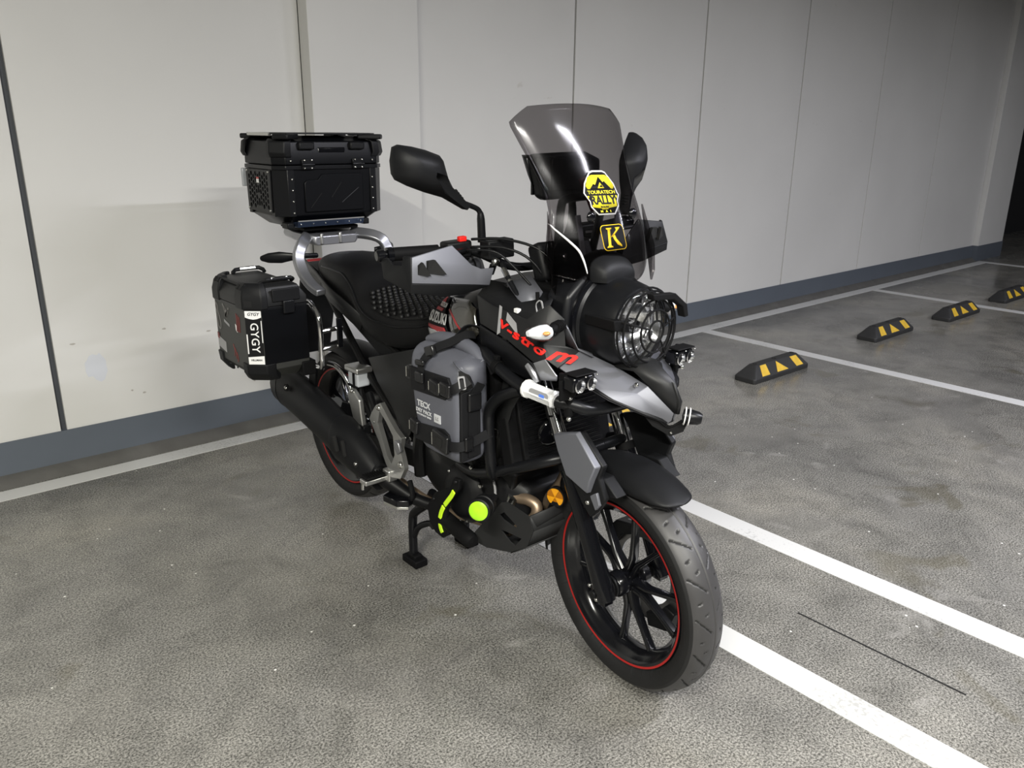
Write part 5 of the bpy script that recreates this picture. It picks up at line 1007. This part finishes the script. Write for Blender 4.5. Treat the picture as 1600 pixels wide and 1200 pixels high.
# corner plates
for sx in (-1, 1):
    for sy in (-1, 1):
        p = [V((cx+sx*(HX+0.003), cy+sy*(HY-0.060), 0)), V((cx+sx*(HX+0.003), cy+sy*(HY-0.036), 0)), V((cx+sx*(HX-0.036), cy+sy*(HY+0.003), 0)), V((cx+sx*(HX-0.060), cy+sy*(HY+0.003), 0))]
        q = [V((cx+sx*(HX-0.005), cy+sy*(HY-0.062), 0)), V((cx+sx*(HX-0.005), cy+sy*(HY-0.038), 0)), V((cx+sx*(HX-0.038), cy+sy*(HY-0.005), 0)), V((cx+sx*(HX-0.062), cy+sy*(HY-0.005), 0))]
        mk('corner_plate', G().prism([a+V((0, 0, 1.138)) for a in p+q[::-1]], [a+V((0, 0, 1.300)) for a in p+q[::-1]]), 'satin_black', body, bevel=0.001)
        for z in (1.150, 1.190, 1.228, 1.266): mk('rivet', G().dome((cx+sx*(HX+0.0035), cy+sy*(HY-0.052), z), (sx, 0, 0), 0.0046, 0.004, 8), 'bolt', body)
        # lid corner buffer with foot of the roof rack
        mk('corner_buffer', G().loft([[a+V((sx*e, sy*e, z)) for a in p+q[::-1]] for e, z in ((0.006, 1.340), (0.012, 1.355), (0.008, 1.392), (-0.004, 1.402))]), 'black_plastic', lid, bevel=0.003)
        mk('rivet', G().dome((cx+sx*(HX+0.007), cy+sy*(HY-0.050), 1.328), (sx, 0, 0), 0.0046, 0.004, 8), 'bolt', lid)
        mk('rack_foot', G().box((cx+sx*(HX-0.012), cy+sy*(HY-0.045), 1.409), (0.060, 0.085, 0.018), Matrix.Rotation(R(sx*sy*-38), 3, 'Z')), 'black_plastic', lid, bevel=0.005)
# front pressing, hinges
fx = cx+HX
emb = [(-0.115, 1.150), (0.120, 1.150), (0.120, 1.282), (-0.045, 1.282), (-0.062, 1.262), (-0.105, 1.262), (-0.115, 1.252)]
mk('front_pressing', G().exx([(cy+a, b) for a, b in emb], fx-0.002, fx+0.004), 'case_black', body, bevel=0.003)
for k, (a, b_) in enumerate((((-0.095, 1.165), (-0.05, 1.215)), ((-0.01, 1.20), (0.03, 1.25)), ((0.03, 1.18), (0.10, 1.23)))):
    mk('pressing_line', G().tube([(fx+0.0045, cy+a[0], a[1]), (fx+0.0045, cy+b_[0], b_[1])], 0.0016, 6), 'satin_black', body)
for yy in (-0.100, 0.100):
    hgz = mk('hinge', G().box((fx+0.008, cy+yy, 1.316), (0.010, 0.046, 0.034)).tube([(fx+0.013, cy+yy-0.024, 1.315), (fx+0.013, cy+yy+0.024, 1.315)], 0.0055, 10), 'satin_black', TC, bevel=0.002)
    for dy in (-0.014, 0.014):
        for dz in (-0.013, 0.014): mk('rivet', G().dome((fx+0.0135, cy+yy+dy, 1.316+dz), (1, 0, 0), 0.0044, 0.004, 8), 'bolt', hgz)
    mk('latch_block', G().box((fx+0.002, cy+yy*1.0, 1.378), (0.022, 0.060, 0.026)), 'black_plastic', lid, bevel=0.006)
mk('lid_recess', G().box((fx-0.004, cy, 1.352), (0.012, 0.110, 0.042)), 'gloss_black', lid, bevel=0.005)
# roof rack plate with round cutouts
rpo = [(HX-0.005, -0.165), (HX-0.005, 0.165), (HX-0.045, 0.205), (-HX+0.045, 0.205), (-HX+0.005, 0.165), (-HX+0.005, -0.165), (-HX+0.045, -0.205), (HX-0.045, -0.205)]
holes = [[(x+0.030*math.cos(a), y+0.026*math.sin(a)) for a in [2*math.pi*k/16 for k in range(16)]] for x, y in ((-0.075, -0.105), (0.075, -0.105), (-0.075, 0.105), (0.075, 0.105), (0, -0.05), (0, 0.05))]
mk('roof_rack', holed(rpo, holes, lambda p: V((cx+p[0], cy+p[1], 1.419+p[2])), 0.005), 'panel_dark', TC, ang=30)
for sy in (-1, 1): mk('rack_bar', G().tube([(cx-0.09, cy+sy*0.204, 1.416), (cx+0.09, cy+sy*0.204, 1.416)], 0.006, 8), 'alu_trim', TC)
# right and left honeycomb plates
for sy in (-1, 1):
    w2, z0, z1 = 0.098, 1.150, 1.296
    fnp = lambda p, sy=sy: V((cx+p[0], cy+sy*(HY+0.007)+p[2]*sy, p[1]))
    hexes = []
    for i in range(-5, 6):
        for j in range(7):
            hx_ = i*0.0185; hz = z0+0.018+j*0.0205+(0.01025 if i % 2 else 0)
            if hz > z1-0.014 or abs(hx_) < 0.014 or abs(hx_) > 0.082: continue
            hexes.append([(hx_+0.0092*math.cos(R(60*k)), hz+0.0092*math.sin(R(60*k))) for k in range(6)])
    slots = [[(-0.008, z0+0.02+a), (0.008, z0+0.02+a), (0.008, z0+0.045+a), (-0.008, z0+0.045+a)] for a in (0, 0.045, 0.085)]
    spl = mk('side_plate', holed([(-w2, z0), (w2, z0), (w2+0.004, z1), (-w2-0.004, z1)], hexes+slots, fnp, 0.004), 'panel_dark', TC, ang=30, label='dark honeycomb side plate')
    for a, b_ in ((-w2+0.008, z0+0.007), (w2-0.008, z0+0.007), (-w2+0.008, z1-0.006), (w2-0.008, z1-0.006)): mk('rivet', G().dome(fnp((a, b_, 0.003)), (0, sy, 0), 0.0044, 0.004, 8), 'bolt', spl)
    mk('plate_badge', flat_g([(-0.010, 0.0), (0.010, 0.0), (0.010, 0.013), (-0.010, 0.013)], lambda p, f=fnp: f((p[0], 1.250+p[1], 0.003+p[2]))), 'white', spl)
    mk('plate_badge', flat_g([(-0.010, 0.0), (0.010, 0.0), (0.010, 0.007), (-0.010, 0.007)], lambda p, f=fnp: f((p[0], 1.263+p[1], 0.003+p[2]))), 'decal_red', spl)
mk('side_reflector', G().box((cx-HX-0.006, cy-HY+0.010, 1.262), (0.014, 0.030, 0.066)), 'fluid', TC, bevel=0.003)
mk('base_plate', G().prism([(fx+0.002, cy-0.150, 1.099), (fx+0.002, cy+0.115, 1.099), (fx-0.060, cy+0.115, 1.0985), (fx-0.060, cy-0.150, 1.0985)], [(fx+0.010, cy-0.150, 1.120), (fx+0.010, cy+0.115, 1.120), (fx-0.060, cy+0.115, 1.112), (fx-0.060, cy-0.150, 1.112)]), 'rack_blue', TC, bevel=0.001)
mk('base_lip', G().box((fx+0.009, cy-0.018, 1.1215), (0.004, 0.265, 0.004)), 'alloy', TC)
for k in range(6): mk('rivet', G().dome((fx+0.008, cy-0.14+k*0.048, 1.110), (1, 0, -0.2), 0.003, 0.003, 8), 'bolt', TC)
for yy in (-0.17, 0.135): mk('bottom_foot', G().box((fx-0.035, cy+yy, 1.104), (0.05, 0.026, 0.022)), 'black_plastic', TC, bevel=0.004)

# ---- side cases
def pannier(s, label):
    # s = -1 right, +1 left; coordinates written for the right case
    P_ = thing('pannier', label, 'luggage case', (-1.36, s*0.385, 0.640), 'side cases')
    x1, x0, yo, yi = -1.200, -1.520, 0.487, 0.290; ch = 0.042
    def ring(z, dx=0.0, dy=0.0, c=ch):
        a = [(x1-dx, yi+dy), (x1-dx, yo-dy-c), (x1-dx-c*0.85, yo-dy), (x0+dx+c*0.85, yo-dy), (x0+dx, yo-dy-c), (x0+dx, yi+dy)]
        return [V((x, s*y, z)) for x, y in a]
    body = mk('body', G().loft([ring(0.645, 0.035, 0.035), ring(0.680), ring(0.888)]), 'pannier_grey', P_, bevel=0.002)
    mk('front_skin', G().exx([(s*yi, 0.70), (s*(yo-ch), 0.70), (s*(yo-ch), 0.886), (s*yi, 0.886)], x1-0.002, x1+0.0012), 'case_black', body)
    lid = mk('lid', G().loft([ring(0.890, -0.003, -0.003), ring(0.915, -0.003, -0.003), ring(0.952, 0.014, 0.020), ring(0.960, 0.03, 0.035)]), 'panel_dark', P_, bevel=0.003)
    for xx in (x1, x0):
        sg = 1 if xx == x1 else -1
        # lid corner buffer: facetted cap with a triangular pressing
        e = 0.006
        pts = [(xx+sg*e, s*(yo-ch-0.022)), (xx+sg*e, s*(yo-ch)), (xx-sg*ch*0.85, s*(yo+e)), (xx-sg*(ch+0.05), s*(yo+e))]
        inn = [(xx-sg*0.03, s*(yo-ch-0.022)), (xx-sg*0.03, s*(yo-ch-0.01)), (xx-sg*(ch+0.02), s*(yo-0.03)), (xx-sg*(ch+0.05), s*(yo-0.03))]
        cb_ = mk('lid_buffer', G().loft([[V((*p, z)) for p in pts+inn[::-1]] for z in (0.884, 0.920)]+[[V((p[0]*0.8+q[0]*0.2, p[1]*0.8+q[1]*0.2, 0.950)) for p, q in zip(pts+inn[::-1], inn+inn[::-1])]]+[[V((p[0]*0.4+q[0]*0.6, p[1]*0.4+q[1]*0.6, 0.966)) for p, q in zip(pts+inn[::-1], inn+inn[::-1])]]), 'black_plastic', lid, bevel=0.003)
        for k in range(2): mk('buffer_slot', G().box((xx-sg*(0.055+0.022*k), s*(yo-0.010), 0.948), (0.010, 0.022, 0.018), Matrix.Rotation(R(s*35), 3, 'X')), 'dark_gap', cb_, bevel=0.002)
        lo = [(xx+sg*e, s*(yo-ch-0.03)), (xx+sg*e, s*(yo-ch)), (xx-sg*ch*0.85, s*(yo+e)), (xx-sg*(ch+0.03), s*(yo+e))]
        li = [(p[0]-sg*0.03, p[1]-s*0.03) for p in lo]
        mk('bottom_buffer', G().loft([[V((p[0]*(1-t)+q[0]*t, p[1]*(1-t)+q[1]*t, z)) for p, q in zip(lo+li[::-1], li+li[::-1])] for z, t in ((0.640, 0.75), (0.668, 0.1), (0.702, 0.0))]), 'black_plastic', body, bevel=0.003)
        # handle bracket frame on the lid
        hb = mk('lid_handle', G().tube([(xx-sg*0.055, s*(yi+0.02), 0.958), (xx-sg*0.034, s*(yi+0.03), 0.970), (xx-sg*0.034, s*(yi+0.115), 0.970), (xx-sg*0.055, s*(yi+0.13), 0.958)], 0.007, 8, sm=2), 'black_plastic', lid)
        mk('handle_core', G().tube([(xx-sg*0.034, s*(yi+0.045), 0.971), (xx-sg*0.034, s*(yi+0.10), 0.971)], 0.0076, 8), 'alu_trim', hb)
    mk('latch', G().box((x1+0.008, s*(yi+0.065), 0.885), (0.012, 0.040, 0.044)), 'satin_black', P_, bevel=0.004)
    mk('lid_side_frame', G().box((x1+0.004, s*(yi+0.070), 0.925), (0.008, 0.095, 0.042)), 'black_plastic', lid, bevel=0.003)
    mk('seam', G().loft([ring(0.880, -0.002, -0.002), ring(0.889, -0.002, -0.002)]), 'satin_black', body, bevel=0.001)
    for k in range(3): mk('rivet', G().dome((x0+0.07+k*0.06, s*(yo+0.001), 0.672), (0, s, 0), 0.004, 0.003, 8), 'engine', body)
    mk('mount_plate', G().box((x1-0.16, s*(yi-0.008), 0.79), (0.20, 0.012, 0.12)), 'matte_black', body, bevel=0.003)
    mk('bottom_bracket', G().box((x1-0.03, s*(yi+0.005), 0.665), (0.07, 0.05, 0.05)), 'matte_black', body, bevel=0.004)
    mk('lid_strap', G().tube([(x1-0.04, s*(yo-0.015), 0.956), (x0+0.07, s*(yo-0.015), 0.956)], 0.005, 6), 'black_plastic', lid)
    return P_, body, (x1, x0, yo, yi, ch)
PR, pbody, (x1, x0, yo, yi, ch) = pannier(-1, 'black side case with white lettered sticker on its corner, above the silencer')
pannier(1, 'black side case mostly hidden behind the seat and hand guard')
# stickers on the right case
A_, B_ = V((x1, -(yo-ch), 0)), V((x1-ch*0.85, -yo, 0)); cxn = (A_-B_).normalized()
cm = (A_+B_)/2; nrm_ = V((ch, -ch*0.85, 0)).normalized()
cf = lambda p: cm+nrm_*(0.0008+p[2])+cxn*p[0]+V((0, 0, 0.7935+p[1]))
W_ = (A_-B_).length*0.47
sk = mk('corner_sticker', flat_g([(-W_, -0.090), (W_, -0.090), (W_, 0.090), (-W_, 0.090)], cf, 0, 0.0008), 'decal_black', pbody, fix=False, label='tall black and white corner sticker')
mk('sticker_white', flat_g([(-W_, 0.090), (W_, 0.090), (W_, 0.066), (W_*0.5, 0.061), (0, 0.059), (-W_*0.5, 0.061), (-W_, 0.066)], cf, 0.0008, 0.0014), 'white', sk, fix=False)
mk('sticker_white', flat_g([(-W_, -0.090), (W_, -0.090), (W_, -0.062), (-W_, -0.066)], cf, 0.0008, 0.0014), 'white', sk, fix=False)
mk('sticker_white', flat_g([(-W_, -0.055), (-W_*0.86, -0.055), (-W_*0.86, 0.010), (-W_, 0.010)], cf, 0.0008, 0.0014), 'white', sk, fix=False)
mk('sticker_white', flat_g([(W_*0.90, -0.018), (W_, -0.018), (W_, 0.055), (W_*0.90, 0.055)], cf, 0.0008, 0.0014), 'white', sk, fix=False)
rotf = lambda p: cf((p[1], -p[0]-0.001, p[2]+0.0012))
mk('lettering', text_g('GYGY', 0.036, rotf, h=0.0008, bold=0.0003, sx=1.0, space=1.05), 'white', sk, fix=False, ang=0)
mk('lettering', text_g('GYGY', 0.014, lambda p: cf((p[0], p[1]+0.076, p[2]+0.0016)), h=0.0006, shear=0.3, bold=0.0003), 'decal_black', sk, fix=False, ang=0)
mk('lettering', text_g('HILLMAN', 0.0085, lambda p: cf((p[0], p[1]-0.076, p[2]+0.0016)), h=0.0006, bold=0.0003), 'decal_black', sk, fix=False, ang=0)
sf = lambda p: V((p[0], -yo-0.0006-p[2], p[1]))
def side_line(name, pts, wd, m): mk(name, G().tube([sf((x, z, 0.0004)) for x, z in pts], 0.01, 4, sm=3, flat=((0, 0, 1), wd, 0.0012)), m, pbody)
side_line('outline_sticker', [(-1.475, 0.872), (-1.463, 0.860), (-1.462, 0.842), (-1.453, 0.825), (-1.445, 0.800), (-1.452, 0.782), (-1.468, 0.790), (-1.474, 0.812), (-1.470, 0.834), (-1.478, 0.852), (-1.475, 0.872)], 0.004, 'sticker_dim')
for k in range(3): side_line('wing_sticker', [(-1.415+k*0.008, 0.875-k*0.008), (-1.402+k*0.006, 0.855), (-1.395, 0.835)], 0.006, 'sticker_dim')
for k in range(3): side_line('wing_sticker', [(-1.365-k*0.006, 0.868-k*0.006), (-1.378-k*0.004, 0.850), (-1.392, 0.832)], 0.006, 'sticker_dim')
mk('name_sticker', flat_g([(-1.412, 0.823), (-1.370, 0.812), (-1.370, 0.803), (-1.412, 0.814)], sf), 'decal_grey', pbody)
for k in range(3): side_line('claw_sticker', [(-1.305+k*0.011, 0.860-k*0.004), (-1.303+k*0.011, 0.830), (-1.306+k*0.011, 0.800)], 0.004, 'sticker_red')
mk('small_sticker', flat_g([(-1.318, 0.823), (-1.306, 0.818), (-1.304, 0.796), (-1.316, 0.803)], sf), 'white', pbody)
mk('name_sticker', flat_g([(-1.482, 0.755), (-1.415, 0.742), (-1.415, 0.705), (-1.482, 0.718)], sf), 'decal_grey', pbody)
mk('name_sticker', flat_g([(-1.482, 0.767), (-1.468, 0.764), (-1.468, 0.744), (-1.482, 0.747)], lambda p: sf((p[0], p[1], p[2]+0.001))), 'sticker_red', pbody)
for k in range(3): side_line('claw_sticker', [(-1.352+k*0.012, 0.748-k*0.012), (-1.343+k*0.012, 0.728-k*0.01), (-1.346+k*0.012, 0.708-k*0.008)], 0.003, 'sticker_red')

# ---- grey roll-top dry bag on the crash bar
BG = thing('dry_bag', 'grey roll-top dry bag strapped to the crash bar', 'bag', (-0.452, -0.250, 0.585))
bx0, bx1, bo, bi = -0.566, -0.336, 0.308, 0.200
def bring(z, dx0, dx1, dout, din=0.0, r=0.026):
    a, b_ = bx0+dx0, bx1-dx1; o_, i_ = bo-dout, bi+din
    pts = []
    for px, py, t0 in ((b_-r, o_-r, 0), (a+r, o_-r, 90), (a+r, i_+r, 180), (b_-r, i_+r, 270)):
        for k in range(5):
            t = R(t0+90*k/4); pts.append((px+r*math.cos(t), py+r*math.sin(t)))
    return [V((x, -y, z)) for x, y in pts]
bag = mk('body', G().loft([bring(0.588, 0.060, 0.020, 0.025, 0.02, 0.02), bring(0.594, 0.045, 0.010, 0.010, 0.01), bring(0.620, 0.030, 0.0, 0.002), bring(0.70, 0.018, 0, -0.003), bring(0.775, 0.006, 0.0, -0.002), bring(0.815, 0.0, 0.003, 0.0), bring(0.842, -0.006, 0.008, 0.006, 0, 0.022), bring(0.862, -0.010, 0.012, 0.018, 0.002, 0.018), bring(0.876, -0.010, 0.016, 0.040, 0.004, 0.014), bring(0.884, -0.006, 0.022, 0.066, 0.010, 0.012)]), 'bag', BG, ang=50, sub=1, label='grey coated fabric bag body')
mk('roll_top', G().tube([(-0.576, -0.232, 0.880), (-0.53, -0.226, 0.892), (-0.46, -0.222, 0.896), (-0.385, -0.224, 0.888), (-0.335, -0.228, 0.862)], [0.010, 0.018, 0.021, 0.019, 0.011], 12, sm=4), 'bag', BG, ang=60)
# end of the roll folded down over the forward face, its dark inside showing
mk('side_fold', G().add([(-0.372, -0.296, 0.872), (-0.345, -0.262, 0.882), (-0.330, -0.222, 0.872), (-0.322, -0.226, 0.812), (-0.326, -0.262, 0.812), (-0.330, -0.272, 0.838), (-0.338, -0.300, 0.858)], [(0, 1, 5, 6), (1, 2, 3, 4, 5)]), 'bag', BG, solid=0.004, ang=40)
mk('fold_gap', G().add([(-0.337, -0.304, 0.856), (-0.330, -0.276, 0.842), (-0.328, -0.266, 0.806), (-0.331, -0.304, 0.796)], [(0, 1, 2, 3)]), 'dark_gap', BG, solid=0.002)
def plate_out(name, pts, m, y, th): return mk(name, G().exy(pts, y, y-th), m, BG, bevel=0.001)
plate_out('front_patch', [(-0.555, 0.822), (-0.376, 0.828), (-0.366, 0.815), (-0.369, 0.781), (-0.388, 0.766), (-0.545, 0.758)], 'web', -0.300, 0.0125)
plate_out('front_patch', [(-0.545, 0.664), (-0.396, 0.683), (-0.374, 0.673), (-0.364, 0.631), (-0.372, 0.624), (-0.536, 0.618)], 'web', -0.300, 0.0135)
def strap(name, pts, w_, m='web', nrm=(0, 0, 1), th=0.003): return mk(name, G().tube(pts, 0.01, 4, sm=4, flat=(nrm, w_, th)), m, BG, ang=40)
strap('strap', [(-0.490, -0.3150, 0.772), (-0.493, -0.316, 0.810), (-0.492, -0.310, 0.845), (-0.470, -0.288, 0.882), (-0.440, -0.255, 0.902), (-0.420, -0.218, 0.920), (-0.41, -0.195, 0.918)], 0.027, nrm=(1, 0, 0))
strap('carry_handle', [(-0.452, -0.225, 0.912), (-0.435, -0.205, 0.938), (-0.395, -0.198, 0.946), (-0.36, -0.192, 0.930), (-0.340, -0.188, 0.905)], 0.014, nrm=(0, 1, 0))
strap('side_strap', [(-0.375, -0.317, 0.800), (-0.345, -0.316, 0.808), (-0.330, -0.302, 0.820), (-0.322, -0.284, 0.832)], 0.024)
mk('end_patch', G().exx([(-0.300, 0.795), (-0.238, 0.800), (-0.236, 0.612), (-0.300, 0.604)], -0.345, -0.3335), 'web', BG, bevel=0.002)
strap('end_strap', [(-0.3215, -0.244, 0.815), (-0.329, -0.262, 0.78), (-0.3315, -0.264, 0.74), (-0.3315, -0.266, 0.615)], 0.030, nrm=(0, 1, 0))
strap('waist_strap', [(-0.530, -0.312, 0.652), (-0.552, -0.295, 0.655), (-0.566, -0.262, 0.662), (-0.585, -0.205, 0.68), (-0.60, -0.17, 0.69)], 0.024)
strap('waist_strap', [(-0.385, -0.316, 0.645), (-0.350, -0.314, 0.648), (-0.330, -0.298, 0.652), (-0.328, -0.255, 0.660), (-0.318, -0.215, 0.675)], 0.026)
strap('top_anchor_strap', [(-0.330, -0.215, 0.850), (-0.310, -0.212, 0.862), (-0.292, -0.215, 0.868)], 0.040)
def buckle(c, d, rot=0.0):
    b = mk('buckle', G().box(c, d, Matrix.Rotation(rot, 3, 'Y')), 'buckle', BG, bevel=0.004)
    return b
buckle((-0.492, -0.318, 0.846), (0.038, 0.010, 0.016), R(-6)); buckle((-0.492, -0.321, 0.806), (0.036, 0.010, 0.030), R(-2)); buckle((-0.474, -0.296, 0.878), (0.040, 0.014, 0.028), R(-20))
for c, d, r_ in (((-0.420, -0.320, 0.796), (0.046, 0.014, 0.036), R(6)), ((-0.374, -0.320, 0.800), (0.044, 0.014, 0.036), R(4)), ((-0.400, -0.320, 0.650), (0.070, 0.014, 0.050), R(8)), ((-0.556, -0.303, 0.802), (0.022, 0.022, 0.042), 0), ((-0.530, -0.314, 0.655), (0.036, 0.016, 0.040), R(10))):
    b = buckle(c, d, r_)
    mk('buckle_slot', G().box((c[0], c[1]-d[1]/2, c[2]), (d[0]*0.42, 0.002, d[2]*0.5), Matrix.Rotation(r_, 3, 'Y')), 'dark_gap', b)
    mk('buckle_edge', G().tube([(c[0]-d[0]*0.44, c[1]-d[1]*0.5, c[2]-d[2]*0.3), (c[0]-d[0]*0.44, c[1]-d[1]*0.5, c[2]+d[2]*0.38)], 0.0013, 6), 'bolt', b)
for c, d in (((-0.327, -0.262, 0.768), (0.010, 0.042, 0.050)), ((-0.3255, -0.283, 0.656), (0.010, 0.026, 0.040))):
    b = buckle(c, d)
    for dz in (-0.42, 0.42): mk('buckle_edge', G().tube([(c[0]+0.0055, c[1]-d[1]*0.4, c[2]+d[2]*dz), (c[0]+0.0055, c[1]+d[1]*0.4, c[2]+d[2]*dz)], 0.0018, 6), 'satin_black', b)
mk('strap_ring', holed(rrect(0.018, 0.036, 0.004), [rrect(0.011, 0.027, 0.003)], frame((-0.327, -0.302, 0.826), (0.62, 0.75, 0.12), (0, 0, 1)), 0.003), 'decal_grey', BG)
pf = lambda x, z: (lambda p: V((x+p[0], -0.3122-p[2], z+p[1])))
mk('lettering', text_g('TECX', 0.0235, pf(-0.488, 0.727), h=0.001, bold=0.0008, sx=1.0), 'print_white', BG, fix=False, ang=0)
mk('lettering', text_g('DRY PACK', 0.0148, pf(-0.488, 0.707), h=0.001, bold=0.0003, sx=1.05), 'print_white', BG, fix=False, ang=0)
mk('lettering', text_g('WATERPROOF SERIES', 0.0072, pf(-0.488, 0.6955), h=0.001, sx=0.98), 'print_white', BG, fix=False, ang=0)
mk('size_tag', G().exy([(-0.440, 0.692), (-0.412, 0.692), (-0.412, 0.715), (-0.440, 0.715)], -0.306, -0.3122), 'print_white', BG)
mk('lettering', text_g('5.5', 0.013, pf(-0.426, 0.7035), h=0.002, bold=0.0005), 'decal_grey', BG, fix=False, ang=0)

# ---- display with sun hood on the handlebar, seen through the screen
DH = thing('hooded_display', 'black hooded handlebar display seen through the smoked windscreen', 'display', (-0.315, 0.02, 1.262))
yc = 0.022
fo_ = [(yc-0.118, 1.372), (yc-0.104, 1.382), (yc+0.07, 1.386), (yc+0.122, 1.368), (yc+0.124, 1.300), (yc+0.10, 1.272), (yc-0.070, 1.268), (yc-0.088, 1.276), (yc-0.092, 1.300)]
mk('shell', G().prism([(-0.300, a, b) for a, b in fo_], [(-0.335, (a-yc)*0.96+yc, b) for a, b in fo_]), 'black_plastic', DH, bevel=0.008)
mk('sun_hood', G().add([(-0.330, yc-0.118, 1.372), (-0.330, yc+0.122, 1.372), (-0.365, yc+0.112, 1.378), (-0.365, yc-0.100, 1.378), (-0.330, yc-0.092, 1.300), (-0.350, yc-0.092, 1.330), (-0.330, yc+0.124, 1.300), (-0.350, yc+0.110, 1.330)], [(0, 1, 2, 3), (0, 3, 5, 4), (1, 6, 7, 2)]), 'black_plastic', DH, solid=0.004)
mk('screen', G().box((-0.338, yc, 1.325), (0.006, 0.18, 0.09)), 'gloss_black', DH, bevel=0.002)
mk('back_plate', G().box((-0.298, yc+0.01, 1.330), (0.008, 0.14, 0.08)), 'matte_black', DH, bevel=0.006)
mk('mount_arm', G().tube([(-0.305, yc+0.01, 1.285), (-0.29, yc+0.01, 1.262), (-0.285, yc, 1.20), (-0.30, 0.0, 1.12)], 0.010, 10, sm=3), 'satin_black', DH)
for q in ((yc-0.09, 1.345), (yc+0.06, 1.30)): mk('bolt', G().dome((-0.296, q[0], q[1]), (1, 0, 0), 0.004, 0.003, 8), 'engine', DH)
